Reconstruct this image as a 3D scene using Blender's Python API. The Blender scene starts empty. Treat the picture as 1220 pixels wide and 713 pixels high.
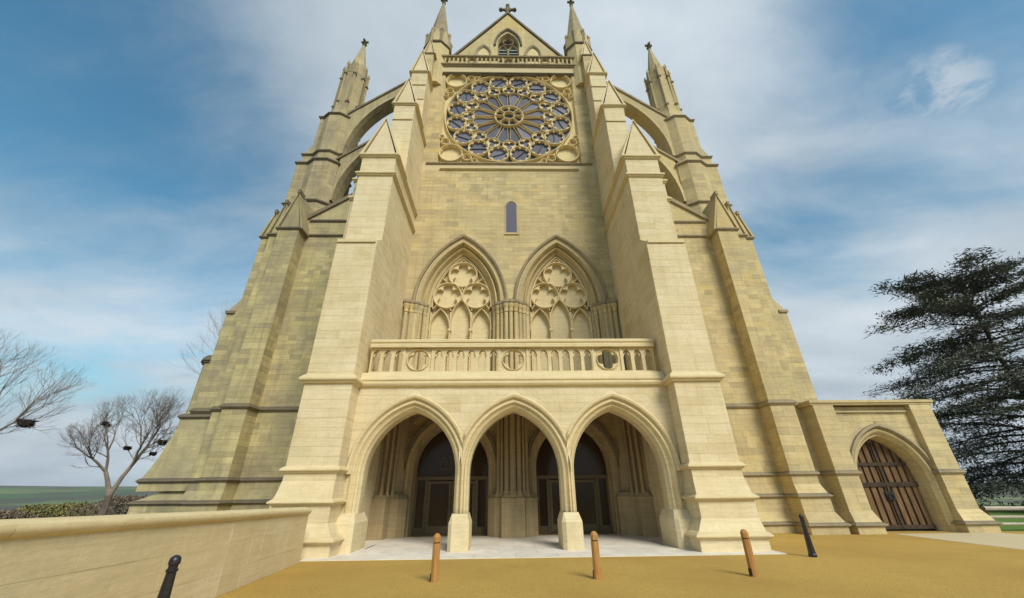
import bpy, bmesh, math, random
from mathutils import Vector, Matrix
sc = bpy.context.scene
COL = sc.collection
rad = math.radians
# ------------------------------------------------------------------ camera
CAMX, CAMZ = -0.34, 1.6
PITCH, ROLL, YAW, FPX = rad(26.38), rad(-0.6526), rad(1.2896), 461.86
cd = bpy.data.cameras.new('camera'); cam = bpy.data.objects.new('camera', cd); COL.objects.link(cam)
cd.sensor_width = 36; cd.sensor_fit = 'HORIZONTAL'; cd.lens = 36*FPX/1220; cd.clip_end = 12000; cd.clip_start = .05
fw = Vector((math.sin(YAW)*math.cos(PITCH), math.cos(YAW)*math.cos(PITCH), math.sin(PITCH)))
r_ = Vector((math.cos(YAW), -math.sin(YAW), 0)); u_ = r_.cross(fw)
RT = r_*math.cos(ROLL) + u_*math.sin(ROLL); UP = RT.cross(fw)
cam.matrix_world = Matrix(((RT.x, UP.x, -fw.x, CAMX), (RT.y, UP.y, -fw.y, 0), (RT.z, UP.z, -fw.z, CAMZ), (0, 0, 0, 1)))
sc.camera = cam
def proj(p):
    d = Vector(p)-Vector((CAMX, 0, CAMZ)); z = d.dot(fw)
    if z < .1: return None
    return (610+FPX*d.dot(RT)/z, 356.5-FPX*d.dot(UP)/z)
# ------------------------------------------------------------------ world and sun
SUN_EL, SUN_AZ = 43, 152      # azimuth clockwise from +Y (the nave axis, ahead of the camera)
w = bpy.data.worlds.new("World"); sc.world = w; w.use_nodes = True
nt = w.node_tree; N = nt.nodes; L = nt.links; N.clear()
out = N.new('ShaderNodeOutputWorld'); bg = N.new('ShaderNodeBackground'); L.new(bg.outputs[0], out.inputs[0])
sky = N.new('ShaderNodeTexSky'); sky.sky_type = 'NISHITA'; sky.sun_disc = False
sky.sun_elevation = rad(SUN_EL); sky.sun_rotation = rad(SUN_AZ); sky.air_density = 1.3; sky.dust_density = .6; sky.ozone_density = 2.0
tc = N.new('ShaderNodeTexCoord')
def wmath(op, a, b=None, c=None, clamp=False):
    n = N.new('ShaderNodeMath'); n.operation = op; n.use_clamp = clamp
    for i, v in enumerate((a, b, c)):
        if v is None: continue
        if isinstance(v, (int, float)): n.inputs[i].default_value = v
        else: L.new(v, n.inputs[i])
    return n.outputs[0]
def wdot(px, py):
    d = (fw + RT*(px-610)/FPX + UP*(356.5-py)/FPX).normalized()
    n = N.new('ShaderNodeVectorMath'); n.operation = 'DOT_PRODUCT'; L.new(tc.outputs['Generated'], n.inputs[0]); n.inputs[1].default_value = d
    return n.outputs['Value']
def wblob(px, py, inner, outer):       # 1 inside 'inner' degrees of a direction, 0 beyond 'outer'
    m = N.new('ShaderNodeMapRange'); m.interpolation_type = 'SMOOTHSTEP'
    L.new(wdot(px, py), m.inputs[0]); m.inputs[1].default_value = math.cos(rad(outer)); m.inputs[2].default_value = math.cos(rad(inner))
    return m.outputs[0]
sepd = N.new('ShaderNodeSeparateXYZ'); L.new(tc.outputs['Generated'], sepd.inputs[0])
zz = wmath('ADD', wmath('MAXIMUM', sepd.outputs[2], 0.0), .22)
cmb = N.new('ShaderNodeCombineXYZ'); L.new(wmath('DIVIDE', sepd.outputs[0], zz), cmb.inputs[0]); L.new(wmath('DIVIDE', sepd.outputs[1], zz), cmb.inputs[1])
def wnoise(scale, detail, rough, sx=1, sy=1, off=0, dist=0, rot=0):
    mp = N.new('ShaderNodeMapping'); mp.inputs['Scale'].default_value = (sx, sy, 1); mp.inputs['Location'].default_value = (off, off*.7, off); mp.inputs['Rotation'].default_value = (0, 0, rad(rot))
    L.new(cmb.outputs[0], mp.inputs[0]); n = N.new('ShaderNodeTexNoise'); L.new(mp.outputs[0], n.inputs[0])
    n.inputs['Scale'].default_value = scale; n.inputs['Detail'].default_value = detail; n.inputs['Roughness'].default_value = rough; n.inputs['Distortion'].default_value = dist
    return n.outputs['Fac']
n1 = wnoise(.75, 7, .52, 1, 1.5, 3.1, .35, 20); n2 = wnoise(2.6, 8, .6, 1, 1.9, 7.7, .5, -15)
cov = wmath('ADD', wmath('MULTIPLY', n1, .95), wmath('MULTIPLY', n2, .38))
cov = wmath('ADD', cov, wmath('MULTIPLY', wblob(600, 60, 6, 44), .34))
cov = wmath('ADD', cov, wmath('MULTIPLY', wblob(1000, 420, 8, 40), .32))
cov = wmath('ADD', cov, wmath('MULTIPLY', wblob(130, 420, 3, 26), .14))
cov = wmath('SUBTRACT', cov, wmath('MULTIPLY', wblob(180, 240, 4, 30), .13))
cov = wmath('SUBTRACT', cov, wmath('MULTIPLY', wblob(60, 40, 3, 20), .06))
cov = wmath('SUBTRACT', cov, wmath('MULTIPLY', wblob(1010, 170, 3, 22), .20))
hz = N.new('ShaderNodeMapRange'); hz.interpolation_type = 'SMOOTHSTEP'; L.new(sepd.outputs[2], hz.inputs[0]); hz.inputs[1].default_value = .42; hz.inputs[2].default_value = 0; 
cov = wmath('ADD', cov, wmath('MULTIPLY', hz.outputs[0], .24))
mr = N.new('ShaderNodeMapRange'); mr.interpolation_type = 'SMOOTHSTEP'; L.new(cov, mr.inputs[0]); mr.inputs[1].default_value = .45; mr.inputs[2].default_value = .98
small = wmath('MULTIPLY', wblob(1110, 112, 1.2, 5.0), wmath('MULTIPLY', wmath('SUBTRACT', wnoise(9, 7, .62, 1, 1, 1.3, .4), .34), 4.2, clamp=True), clamp=True)
fac = wmath('MAXIMUM', mr.outputs[0], wmath('MULTIPLY', small, .8))
# clear air: the physical sky, cooled towards the teal of the photograph
tint = N.new('ShaderNodeMix'); tint.data_type = 'RGBA'; tint.blend_type = 'MULTIPLY'; tint.inputs[0].default_value = 1
L.new(sky.outputs[0], tint.inputs[6]); tint.inputs[7].default_value = (.56, 1.02, 1.04, 1)
crmp = N.new('ShaderNodeValToRGB'); L.new(wnoise(1.1, 6, .55, 1, 1.6, 12, .3), crmp.inputs[0])
crmp.color_ramp.elements[0].position = .34; crmp.color_ramp.elements[0].color = (3.3, 3.95, 4.5, 1)
crmp.color_ramp.elements[1].position = .68; crmp.color_ramp.elements[1].color = (5.4, 6.0, 6.5, 1)
mx = N.new('ShaderNodeMix'); mx.data_type = 'RGBA'; L.new(fac, mx.inputs[0]); L.new(tint.outputs[2], mx.inputs[6]); L.new(crmp.outputs[0], mx.inputs[7])
L.new(mx.outputs[2], bg.inputs[0]); bg.inputs[1].default_value = .1
sd = bpy.data.lights.new('sun', 'SUN'); sun = bpy.data.objects.new('sun', sd); COL.objects.link(sun)
sd.energy = 2.7; sd.angle = rad(24); sd.color = (1, .93, .82)
sv = Vector((math.sin(rad(SUN_AZ))*math.cos(rad(SUN_EL)), math.cos(rad(SUN_AZ))*math.cos(rad(SUN_EL)), math.sin(rad(SUN_EL))))
sun.rotation_euler = sv.to_track_quat('Z', 'Y').to_euler()
sc.view_settings.view_transform = 'Standard'; sc.view_settings.look = 'None'; sc.view_settings.exposure = 0.36; sc.view_settings.gamma = 1
rnd = random.Random(7)
# ------------------------------------------------------------------ materials
class Mat:
    def __init__(s, name):
        s.m = bpy.data.materials.new(name); s.m.use_nodes = True; s.t = s.m.node_tree; s.n = s.t.nodes; s.l = s.t.links
        s.b = s.n['Principled BSDF']; s.geo = s.n.new('ShaderNodeNewGeometry'); s.oi = s.n.new('ShaderNodeObjectInfo')
    def math(s, op, a, b=None, clamp=False):
        n = s.n.new('ShaderNodeMath'); n.operation = op; n.use_clamp = clamp
        for i, v in enumerate((a, b)):
            if v is None: continue
            if isinstance(v, (int, float)): n.inputs[i].default_value = v
            else: s.l.new(v, n.inputs[i])
        return n.outputs[0]
    def noise(s, scale, detail=4, rough=.55, sc3=(1, 1, 1), dist=0):
        mp = s.n.new('ShaderNodeMapping'); mp.inputs['Scale'].default_value = sc3; s.l.new(s.geo.outputs['Position'], mp.inputs[0])
        n = s.n.new('ShaderNodeTexNoise'); s.l.new(mp.outputs[0], n.inputs[0])
        n.inputs['Scale'].default_value = scale; n.inputs['Detail'].default_value = detail; n.inputs['Roughness'].default_value = rough; n.inputs['Distortion'].default_value = dist
        return n.outputs['Fac']
    def ramp(s, fac, stops, const=False):
        r = s.n.new('ShaderNodeValToRGB'); s.l.new(fac, r.inputs[0]); e = r.color_ramp.elements
        if const: r.color_ramp.interpolation = 'CONSTANT'
        while len(e) < len(stops): e.new(.5)
        for i, (p, c) in enumerate(stops): e[i].position = p; e[i].color = (*c, 1) if len(c) == 3 else c
        return r.outputs[0]
    def mix(s, f, a, b, mode='MIX'):
        n = s.n.new('ShaderNodeMix'); n.data_type = 'RGBA'; n.blend_type = mode
        for i, v in ((0, f), (6, a), (7, b)):
            if isinstance(v, (int, float)): n.inputs[i].default_value = v
            elif isinstance(v, tuple): n.inputs[i].default_value = (*v, 1)
            else: s.l.new(v, n.inputs[i])
        return n.outputs[2]
    def rndm(s):
        return s.math('FRACT', s.math('ADD', s.oi.outputs['Random'], s.geo.outputs['Random Per Island']))
    def done(s, col, rough=.9, bump=None, bs=.3, dist=.02, spec=.2):
        if isinstance(col, tuple): s.b.inputs['Base Color'].default_value = (*col, 1)
        else: s.l.new(col, s.b.inputs['Base Color'])
        s.b.inputs['Roughness'].default_value = rough; s.b.inputs['Specular IOR Level'].default_value = spec
        if bump is not None:
            n = s.n.new('ShaderNodeBump'); n.inputs['Strength'].default_value = bs; n.inputs['Distance'].default_value = dist
            s.l.new(bump, n.inputs['Height']); s.l.new(n.outputs[0], s.b.inputs['Normal'])
        return s.m
def stone(name, tones, stain=.35, staincol=(.12, .10, .06), streak=.25, lichen=0, lcol=(.33, .30, .10), toneamt=1.0):
    m = Mat(name); tones = [(r*1.02, g_*.985, b_*.985) for r, g_, b_ in tones]; n = len(tones)
    stops = [(i/max(1, n-1)*.9+.05, c) for i, c in enumerate(tones)]
    col = m.ramp(m.rndm(), stops)
    big = m.noise(.55, 5, .6)
    col = m.mix(m.ramp(big, [(.35, (0, 0, 0)), (.7, (1, 1, 1))]), col, tuple(min(1, c*1.08) for c in tones[len(tones)//2]))
    if lichen:
        col = m.mix(m.math('MULTIPLY', m.ramp(m.noise(.9, 6, .65, dist=.4), [(.42, (0, 0, 0)), (.66, (1, 1, 1))]), lichen), col, lcol)
    grain = m.noise(9, 6, .7, (1, 1, 2.2)); col = m.mix(m.math('MULTIPLY', m.ramp(grain, [(.35, (1, 1, 1)), (.6, (0, 0, 0))]), .13), col, staincol)
    fine = m.noise(60, 3, .6)
    band = m.noise(1.4, 5, .75, (.7, .7, 12)); col = m.mix(m.math('MULTIPLY', m.ramp(band, [(.42, (0, 0, 0)), (.62, (1, 1, 1))]), .22), col, staincol); mid = m.noise(3.2, 7, .75); col = m.mix(m.math('MULTIPLY', m.ramp(mid, [(.5, (0, 0, 0)), (.68, (1, 1, 1))]), .16), col, staincol)
    st = m.noise(1.1, 6, .7, (1.6, 1.6, .16)); col = m.mix(m.math('MULTIPLY', m.ramp(st, [(.50, (0, 0, 0)), (.68, (1, 1, 1))]), streak), col, staincol)
    st2 = m.noise(5, 5, .7, (1.4, 1.4, .07)); col = m.mix(m.math('MULTIPLY', m.ramp(st2, [(.52, (0, 0, 0)), (.66, (1, 1, 1))]), streak*.8), col, staincol)
    bl = m.noise(.8, 8, .72, dist=.6); col = m.mix(m.math('MULTIPLY', m.ramp(bl, [(.55, (0, 0, 0)), (.72, (1, 1, 1))]), stain), col, staincol)
    # drips where a face looks upward: dirt gathers on ledges and weatherings
    sx = m.n.new('ShaderNodeSeparateXYZ'); m.l.new(m.geo.outputs['Normal'], sx.inputs[0])
    up = m.ramp(sx.outputs[2], [(.25, (0, 0, 0)), (.8, (1, 1, 1))]); col = m.mix(m.math('MULTIPLY', up, stain*1.2, True), col, staincol)
    return m.done(col, .92, m.math('ADD', m.math('MULTIPLY', grain, .7), m.math('MULTIPLY', fine, .3)), .45, .015)
M = {}
M['new'] = stone('pale_limestone', [(.60, .50, .275), (.69, .59, .35), (.74, .645, .42), (.66, .555, .31), (.70, .60, .37)], .16, (.38, .30, .14), .16)
M['newtrim'] = stone('pale_trim', [(.73, .63, .38), (.68, .58, .34)], .16, (.36, .28, .12), .12)
M['wallnew'] = stone('boundary_ashlar', [(.70, .60, .38), (.60, .52, .32), (.78, .69, .47), (.66, .55, .32), (.74, .64, .42), (.68, .59, .39)], .2, (.38, .32, .16), .12, .2, (.52, .46, .20))
M['wall'] = stone('yellow_limestone', [(.66, .55, .26), (.46, .385, .22), (.72, .61, .33), (.68, .53, .22), (.52, .44, .25), (.74, .62, .30), (.70, .59, .31), (.42, .36, .21)], .18, (.22, .165, .085), .22, .2, (.50, .40, .17))
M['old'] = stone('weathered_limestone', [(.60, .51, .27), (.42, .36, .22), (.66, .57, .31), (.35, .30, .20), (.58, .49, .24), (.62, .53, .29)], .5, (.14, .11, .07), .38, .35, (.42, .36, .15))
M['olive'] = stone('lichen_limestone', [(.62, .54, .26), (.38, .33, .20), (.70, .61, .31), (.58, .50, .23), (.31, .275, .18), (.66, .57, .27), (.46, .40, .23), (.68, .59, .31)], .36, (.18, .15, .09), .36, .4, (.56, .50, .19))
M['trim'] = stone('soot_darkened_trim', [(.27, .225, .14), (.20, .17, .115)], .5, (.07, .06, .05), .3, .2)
M['midtrim'] = stone('grey_trim', [(.44, .37, .21), (.36, .30, .18)], .5, (.11, .10, .08), .3)
M['porch'] = stone('shade_darkened_porch_stone', [(.40, .31, .18), (.29, .23, .14), (.45, .355, .19), (.33, .255, .15), (.50, .40, .19)], .3, (.15, .11, .07), .25)  # tones darkened so the porch's interior shade is painted into the stone
M['mortar'] = Mat('mortar').done((.72, .63, .42), .95)
M['mortar_wall'] = Mat('pale_mortar').done((.60, .50, .30), .95)
M['mortar_old'] = Mat('old_mortar').done((.44, .38, .20), .95)
M['rose'] = stone('golden_tracery_stone', [(.76, .65, .37), (.72, .61, .34)], .2, (.40, .30, .12), .2)
def simple(name, c1, c2, scale, rough=.8, bs=.3, spec=.2, sc3=(1, 1, 1), dist=.01):
    m = Mat(name); n = m.noise(scale, 5, .6, sc3); col = m.ramp(n, [(.35, c1), (.65, c2)])
    col = m.mix(m.math('MULTIPLY', m.rndm(), .25), col, tuple(x*.6 for x in c1)); return m.done(col, rough, n, bs, dist, spec)
M['wood'] = simple('stained_softwood', (.36, .17, .045), (.50, .26, .075), 6, .55, .3, .35, (9, 9, .6))
M['groove'] = simple('dark_groove', (.07, .03, .012), (.10, .05, .02), 8)
M['iron'] = simple('black_cast_iron', (.012, .010, .011), (.022, .019, .019), 30, .38, .25, .5)
M['oak'] = simple('old_oak_board', (.09, .052, .024), (.24, .14, .065), 3, .75, .5, .25, (7, 7, .5))
M['oakrail'] = simple('dark_oak_rail', (.045, .032, .022), (.085, .06, .038), 5, .75, .5)
M['bronze'] = simple('bronze_frame', (.12, .088, .045), (.18, .135, .07), 12, .6, .1, .25)
M['pave'] = simple('pale_paving', (.66, .60, .50), (.78, .72, .62), 2.2, .8, .15, .25)
M['fence'] = simple('bleached_fence_wood', (.38, .33, .26), (.52, .47, .38), 4, .85, .4, .2, (1, 5, 5))
M['bark'] = simple('bare_bark', (.12, .095, .075), (.22, .18, .14), 2.5, .9, .6)
M['twig'] = simple('bare_twigs', (.20, .16, .125), (.34, .28, .225), 1.2, .9, .1)
M['cbark'] = simple('cedar_bark', (.06, .05, .042), (.11, .09, .075), 3, .9, .6)
M['nest'] = simple('nest_sticks', (.03, .022, .018), (.07, .05, .04), 9, .95, .4)
M['lead'] = simple('lead_bar', (.03, .03, .035), (.06, .06, .07), 8, .6, .1)
m = Mat('cedar_needles'); col = m.ramp(m.rndm(), [(0, (.09, .10, .075)), (.5, (.14, .15, .11)), (1, (.22, .22, .155))]); M['needle'] = m.done(col, .8)
m = Mat('hedge_leaves'); col = m.ramp(m.rndm(), [(0, (.09, .10, .04)), (.6, (.17, .16, .06)), (1, (.36, .30, .09))]); M['leaf'] = m.done(col, .8)
m = Mat('brown_twig_leaves'); col = m.ramp(m.rndm(), [(0, (.09, .07, .05)), (.6, (.16, .13, .09)), (1, (.24, .19, .12))]); M['dryleaf'] = m.done(col, .85)
m = Mat('leaded_glass'); nn = m.noise(3, 3); col = m.mix(m.rndm(), (.09, .09, .12), (.19, .19, .24)); M['glass'] = m.done(col, .45, nn, .5, .03, .16)
M['slit'] = Mat('slit_glass').done((.10, .10, .14), .5)
m = Mat('louvre_glass'); M['louvre'] = m.done((.50, .54, .52), .5, None)
m = Mat('dark_door_glass'); M['dglass'] = m.done((.045, .026, .014), .12, m.noise(.7, 2), .05, .01, .22)
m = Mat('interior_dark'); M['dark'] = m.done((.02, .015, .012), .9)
# ground
m = Mat('ochre_resin_gravel'); fn = m.noise(28, 8, .9); bn = m.noise(.35, 5, .6); mn = m.noise(5, 6, .7)
col = m.ramp(fn, [(.34, (.24, .145, .036)), (.5, (.44, .285, .068)), (.66, (.68, .48, .15))])
col = m.mix(m.math('MULTIPLY', m.ramp(bn, [(.4, (0, 0, 0)), (.65, (1, 1, 1))]), .5), col, (.33, .20, .05))
col = m.mix(m.math('MULTIPLY', m.ramp(mn, [(.5, (0, 0, 0)), (.75, (1, 1, 1))]), .35), col, (.26, .17, .05))
M['gravel'] = m.done(col, .95, fn, .8, .012)
m = Mat('pale_path'); fn = m.noise(120, 3, .7); col = m.ramp(fn, [(.35, (.48, .39, .22)), (.65, (.62, .53, .35))]); M['path'] = m.done(col, .95, fn, .5, .01)
m = Mat('fields'); vn = m.n.new('ShaderNodeTexVoronoi'); mp = m.n.new('ShaderNodeMapping'); mp.inputs['Scale'].default_value = (.0045, .0018, .004); m.l.new(m.geo.outputs['Position'], mp.inputs[0]); m.l.new(mp.outputs[0], vn.inputs[0]); vn.inputs['Scale'].default_value = 1
sepc = m.n.new('ShaderNodeSeparateColor'); m.l.new(vn.outputs['Color'], sepc.inputs[0])
col = m.ramp(sepc.outputs[0], [(0, (.07, .12, .045)), (.35, (.12, .17, .06)), (.6, (.09, .085, .05)), (.85, (.17, .21, .08))], True)
col = m.mix(m.math('MULTIPLY', m.ramp(m.noise(.012, 8, .7, (1, .5, 1)), [(.44, (0, 0, 0)), (.52, (1, 1, 1))]), .85), col, (.075, .07, .05))
near = m.noise(6, 5, .7); M['fields'] = m.done(col, .95, near, .3, .05)
m = Mat('lawn'); col = m.ramp(m.noise(25, 5, .7), [(.3, (.07, .13, .025)), (.7, (.16, .26, .05))]); M['lawn'] = m.done(col, .95, m.noise(60, 3), .8, .03)
# ------------------------------------------------------------------ mesh helpers
class MB:
    def __init__(s): s.v = []; s.f = []; s.mi = []; s.cur = 0
    def face(s, idx): s.f.append(idx); s.mi.append(s.cur)
    def hexa(s, P):   # 8 points: 0-3 bottom loop, 4-7 top loop
        b = len(s.v); s.v += P
        for q in ((3, 2, 1, 0), (4, 5, 6, 7), (0, 1, 5, 4), (1, 2, 6, 5), (2, 3, 7, 6), (3, 0, 4, 7)): s.face(tuple(b+i for i in q))
    def box(s, x0, x1, y0, y1, z0, z1):
        s.hexa([(x0, y0, z0), (x1, y0, z0), (x1, y1, z0), (x0, y1, z0), (x0, y0, z1), (x1, y0, z1), (x1, y1, z1), (x0, y1, z1)])
    def loft(s, A, zA, B, zB, caps=True):   # closed plan A at zA to plan B at zB
        b = len(s.v); n = len(A); s.v += [(x, y, zA) for x, y in A] + [(x, y, zB) for x, y in B]
        for i in range(n):
            j = (i+1) % n; s.face((b+i, b+j, b+n+j, b+n+i))
        if caps: s.face(tuple(b+n-1-i for i in range(n))); s.face(tuple(b+n+i for i in range(n)))
    def poly_y(s, pts, y0, y1):            # outline in (x,z) extruded along y
        b = len(s.v); n = len(pts); s.v += [(x, y0, z) for x, z in pts] + [(x, y1, z) for x, z in pts]
        for i in range(n):
            j = (i+1) % n; s.face((b+i, b+j, b+n+j, b+n+i))
        s.face(tuple(b+n-1-i for i in range(n))); s.face(tuple(b+n+i for i in range(n)))
    def grid(s, rows, cu=False, cv=False):
        b = len(s.v); R = len(rows); C = len(rows[0])
        for r in rows: s.v += r
        for i in range(R if cu else R-1):
            for j in range(C if cv else C-1):
                i2 = (i+1) % R; j2 = (j+1) % C
                s.face((b+i*C+j, b+i*C+j2, b+i2*C+j2, b+i2*C+j))
    def tube(s, p, q, r0, r1, n=6):
        p = Vector(p); q = Vector(q); d = (q-p).normalized(); a = d.orthogonal().normalized(); c = d.cross(a)
        s.grid([[tuple(o+(a*math.cos(2*math.pi*k/n)+c*math.sin(2*math.pi*k/n))*r) for k in range(n)] for o, r in ((p, r0), (q, r1))], cv=True)
    def lathe(s, x, y, prof, n=10, ph=0):   # prof: (r,z)
        s.grid([[(x+r*math.cos(2*math.pi*k/n+ph), y+r*math.sin(2*math.pi*k/n+ph), z) for k in range(n)] for r, z in prof], cv=True)
        b = len(s.v); s.face(tuple(b-n+k for k in range(n))); s.face(tuple(b-n*len(prof)+n-1-k for k in range(n)))
    def build(s, name, mats, parent=None, smooth=False, kind=None, recalc=True, merge=False):
        me = bpy.data.meshes.new(name); me.from_pydata(s.v, [], s.f)
        for mm in (mats if isinstance(mats, list) else [mats]): me.materials.append(M[mm] if isinstance(mm, str) else mm)
        me.polygons.foreach_set('material_index', s.mi)
        if recalc or merge:
            bm = bmesh.new(); bm.from_mesh(me)
            if merge: bmesh.ops.remove_doubles(bm, verts=bm.verts, dist=1e-4)
            bmesh.ops.recalc_face_normals(bm, faces=bm.faces); bm.to_mesh(me); bm.free()
        if smooth:
            me.polygons.foreach_set('use_smooth', [True]*len(me.polygons))
            try: me.set_sharp_from_angle(angle=rad(38))
            except Exception: pass
        o = bpy.data.objects.new(name, me); COL.objects.link(o)
        if parent: o.parent = parent
        if kind: o['kind'] = kind
        return o
def thing(name, label, cat, loc=(0, 0, 0), group=None, rz=0):
    o = bpy.data.objects.new(name, None); COL.objects.link(o); o.location = loc; o.rotation_euler = (0, 0, rz); o.empty_display_size = .2
    o['label'] = label; o['category'] = cat
    if group: o['group'] = group
    return o
def tag(o, label, cat, group=None):
    o['label'] = label; o['category'] = cat
    if group: o['group'] = group
    return o
def inst(src, name, parent, loc=(0, 0, 0), scale=(1, 1, 1), rot=(0, 0, 0)):
    o = bpy.data.objects.new(name, src.data if hasattr(src, 'data') else src); COL.objects.link(o); o.parent = parent; o.location = loc; o.scale = scale; o.rotation_euler = rot
    return o
def mir(plan, s):
    return plan if s > 0 else [(-x, y) for x, y in reversed(plan)]
def cwn(a, b):
    dx, dy = b[0]-a[0], b[1]-a[1]; l = math.hypot(dx, dy); return (dy/l, -dx/l)
def offset(plan, d, closed=True):          # outward offset of a plan (outside is to the right of travel)
    n = len(plan); res = []
    for i in range(n):
        if closed or 0 < i < n-1:
            n1_ = cwn(plan[i-1], plan[i]); n2_ = cwn(plan[i], plan[(i+1) % n]); k = 1+n1_[0]*n2_[0]+n1_[1]*n2_[1]; k = max(k, .35)
            res.append((plan[i][0]+d*(n1_[0]+n2_[0])/k, plan[i][1]+d*(n1_[1]+n2_[1])/k))
        else:
            nn_ = cwn(plan[0], plan[1]) if i == 0 else cwn(plan[-2], plan[-1]); res.append((plan[i][0]+d*nn_[0], plan[i][1]+d*nn_[1]))
    return res
def sweep(mb, plan, z, prof, closed=False):
    rows = [[(x, y, z+dz) for x, y in offset(plan, o, closed)] for o, dz in prof]
    n = len(plan)
    mb.grid([[rows[k][i] for k in range(len(prof))] for i in range(n)], cu=closed, cv=True)
    if not closed:
        b = len(mb.v)-n*len(prof); mb.face(tuple(b+k for k in range(len(prof)))); mb.face(tuple(b+(n-1)*len(prof)+k for k in reversed(range(len(prof)))))
def strprof(p, h):     # a moulded string course: weathered top, roll, hollow underneath
    return [(-.04, h*.75), (p*.45, h*.45), (p, h*.12), (p*1.04, -h*.02), (p*.96, -h*.16), (p*.6, -h*.22), (p*.5, -h*.42), (p*.25, -h*.5), (-.04, -h*.52)]
# ------------------------------------------------------------------ masonry: every ashlar block is a solid of its own
BLOCKS = {}        # thing name -> list of (area_px, 8 points, material, parent)
def face_blocks(owner, part, p0, p1, z0, z1, mat, ch=.29, bl=(.5, .95), holes=(), lims=None, gap=.006, thick=.022, zf=None, seed=None):
    R = random.Random(seed if seed is not None else int(abs(p0[0]*131+p0[1]*71+z0*37+p1[0]*17)*100))
    Lx = math.hypot(p1[0]-p0[0], p1[1]-p0[1]); ux, uy = (p1[0]-p0[0])/Lx, (p1[1]-p0[1])/Lx; nx, ny = uy, -ux
    nr = max(1, round((z1-z0)/ch)); zs = [z0+(z1-z0)*i/nr for i in range(nr+1)]
    for i in range(1, nr): zs[i] += R.uniform(-.03, .03)*(1 if nr > 2 else 0)
    for i in range(nr):
        a, b = zs[i], zs[i+1]; e = .006
        lo = (lambda z: e) if lims is None else (lambda z: max(e, lims(z)[0]))
        hi = (lambda z: Lx-e) if lims is None else (lambda z: min(Lx-e, lims(z)[1]))
        iv = [(lo, hi)]
        for cu, hf in holes:
            if hf(a) <= 0 and hf(b) <= 0: continue
            nv = []
            for l_, h_ in iv:
                nv.append((l_, (lambda z, cu=cu, hf=hf, h_=h_: min(h_(z), cu-hf(z))))); nv.append(((lambda z, cu=cu, hf=hf, l_=l_: max(l_(z), cu+hf(z))), h_))
            iv = nv
        for l_, h_ in iv:
            la, lb, ha, hb = l_(a), l_(b), h_(a), h_(b)
            if (ha-la) < .05 and (hb-lb) < .05: continue
            if ha < la: ha = la = (ha+la)/2
            if hb < lb: hb = lb = (hb+lb)/2
            tot = max(ha-la, hb-lb); ncut = max(1, round(tot/R.uniform(*bl)))
            fr = [0]+[max(.02, min(.98, (k+R.uniform(-.2, .2)+(.25 if i % 2 else -.25)*(ncut > 2))/ncut)) for k in range(1, ncut)]+[1]
            for k in range(ncut):
                A0, A1 = la+(ha-la)*fr[k], la+(ha-la)*fr[k+1]; B0, B1 = lb+(hb-lb)*fr[k], lb+(hb-lb)*fr[k+1]
                g = gap/2; off = R.uniform(-.003, .003); za, zb = a+g, b-g
                P = []
                for (uu, z_, dd) in ((A0+g, za, off), (A1-g, za, off), (A1-g, za, -thick), (A0+g, za, -thick), (B0+g, zb, off), (B1-g, zb, off), (B1-g, zb, -thick), (B0+g, zb, -thick)):
                    zz_ = z_ if zf is None else zf(uu, z_)
                    P.append((p0[0]+ux*uu+nx*dd, p0[1]+uy*uu+ny*dd, zz_))
                if abs(A1-A0) < .03 and abs(B1-B0) < .03: continue
                # projected size in the photograph
                Q = [proj(P[j]) for j in (0, 1, 5, 4)]; ar = 0
                cx_, cy_, cz_ = P[0]; facing = (CAMX-cx_)*nx+(0-cy_)*ny
                if None not in Q and facing > 0:
                    for j in range(4): ar += Q[j][0]*Q[(j+1) % 4][1]-Q[(j+1) % 4][0]*Q[j][1]
                    ar = abs(ar)/2
                    if not (-5 < Q[0][0] < 1225 and -5 < Q[0][1] < 715): ar = 0
                BLOCKS.setdefault(owner, []).append((ar, P, mat, part))
def shaft(owner, part, mb, plan, z0, z1, mat, ch=.29, bl=(.5, .95), skip=(), core=True, **kw):
    if core: mb.cur = 1; mb.loft(offset(plan, -.007), z0, offset(plan, -.007), z1); mb.cur = 0
    for i in range(len(plan)-1):
        if i in skip: continue
        face_blocks(owner, part, plan[i], plan[i+1], z0, z1, mat, ch, bl, **kw)
def flush_blocks(owner, top, name):
    L_ = sorted(BLOCKS.get(owner, []), key=lambda t: -t[0]); single = [t for t in L_[:290] if t[0] > 20]; rest = L_[len(single):]
    for ar, P, mat, part in single:
        c = [sum(p[i] for p in P)/8 for i in range(3)]
        mb = MB(); mb.hexa([tuple(p[i]-c[i] for i in range(3)) for p in P]); o = mb.build(name, mat, part); o.location = c
    if rest:
        mats = sorted({t[2] for t in rest}); mb = MB()
        for ar, P, mat, part in rest: mb.cur = mats.index(mat); mb.hexa(P)
        mb.build('coursed_masonry', mats, top, kind='stuff')
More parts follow.
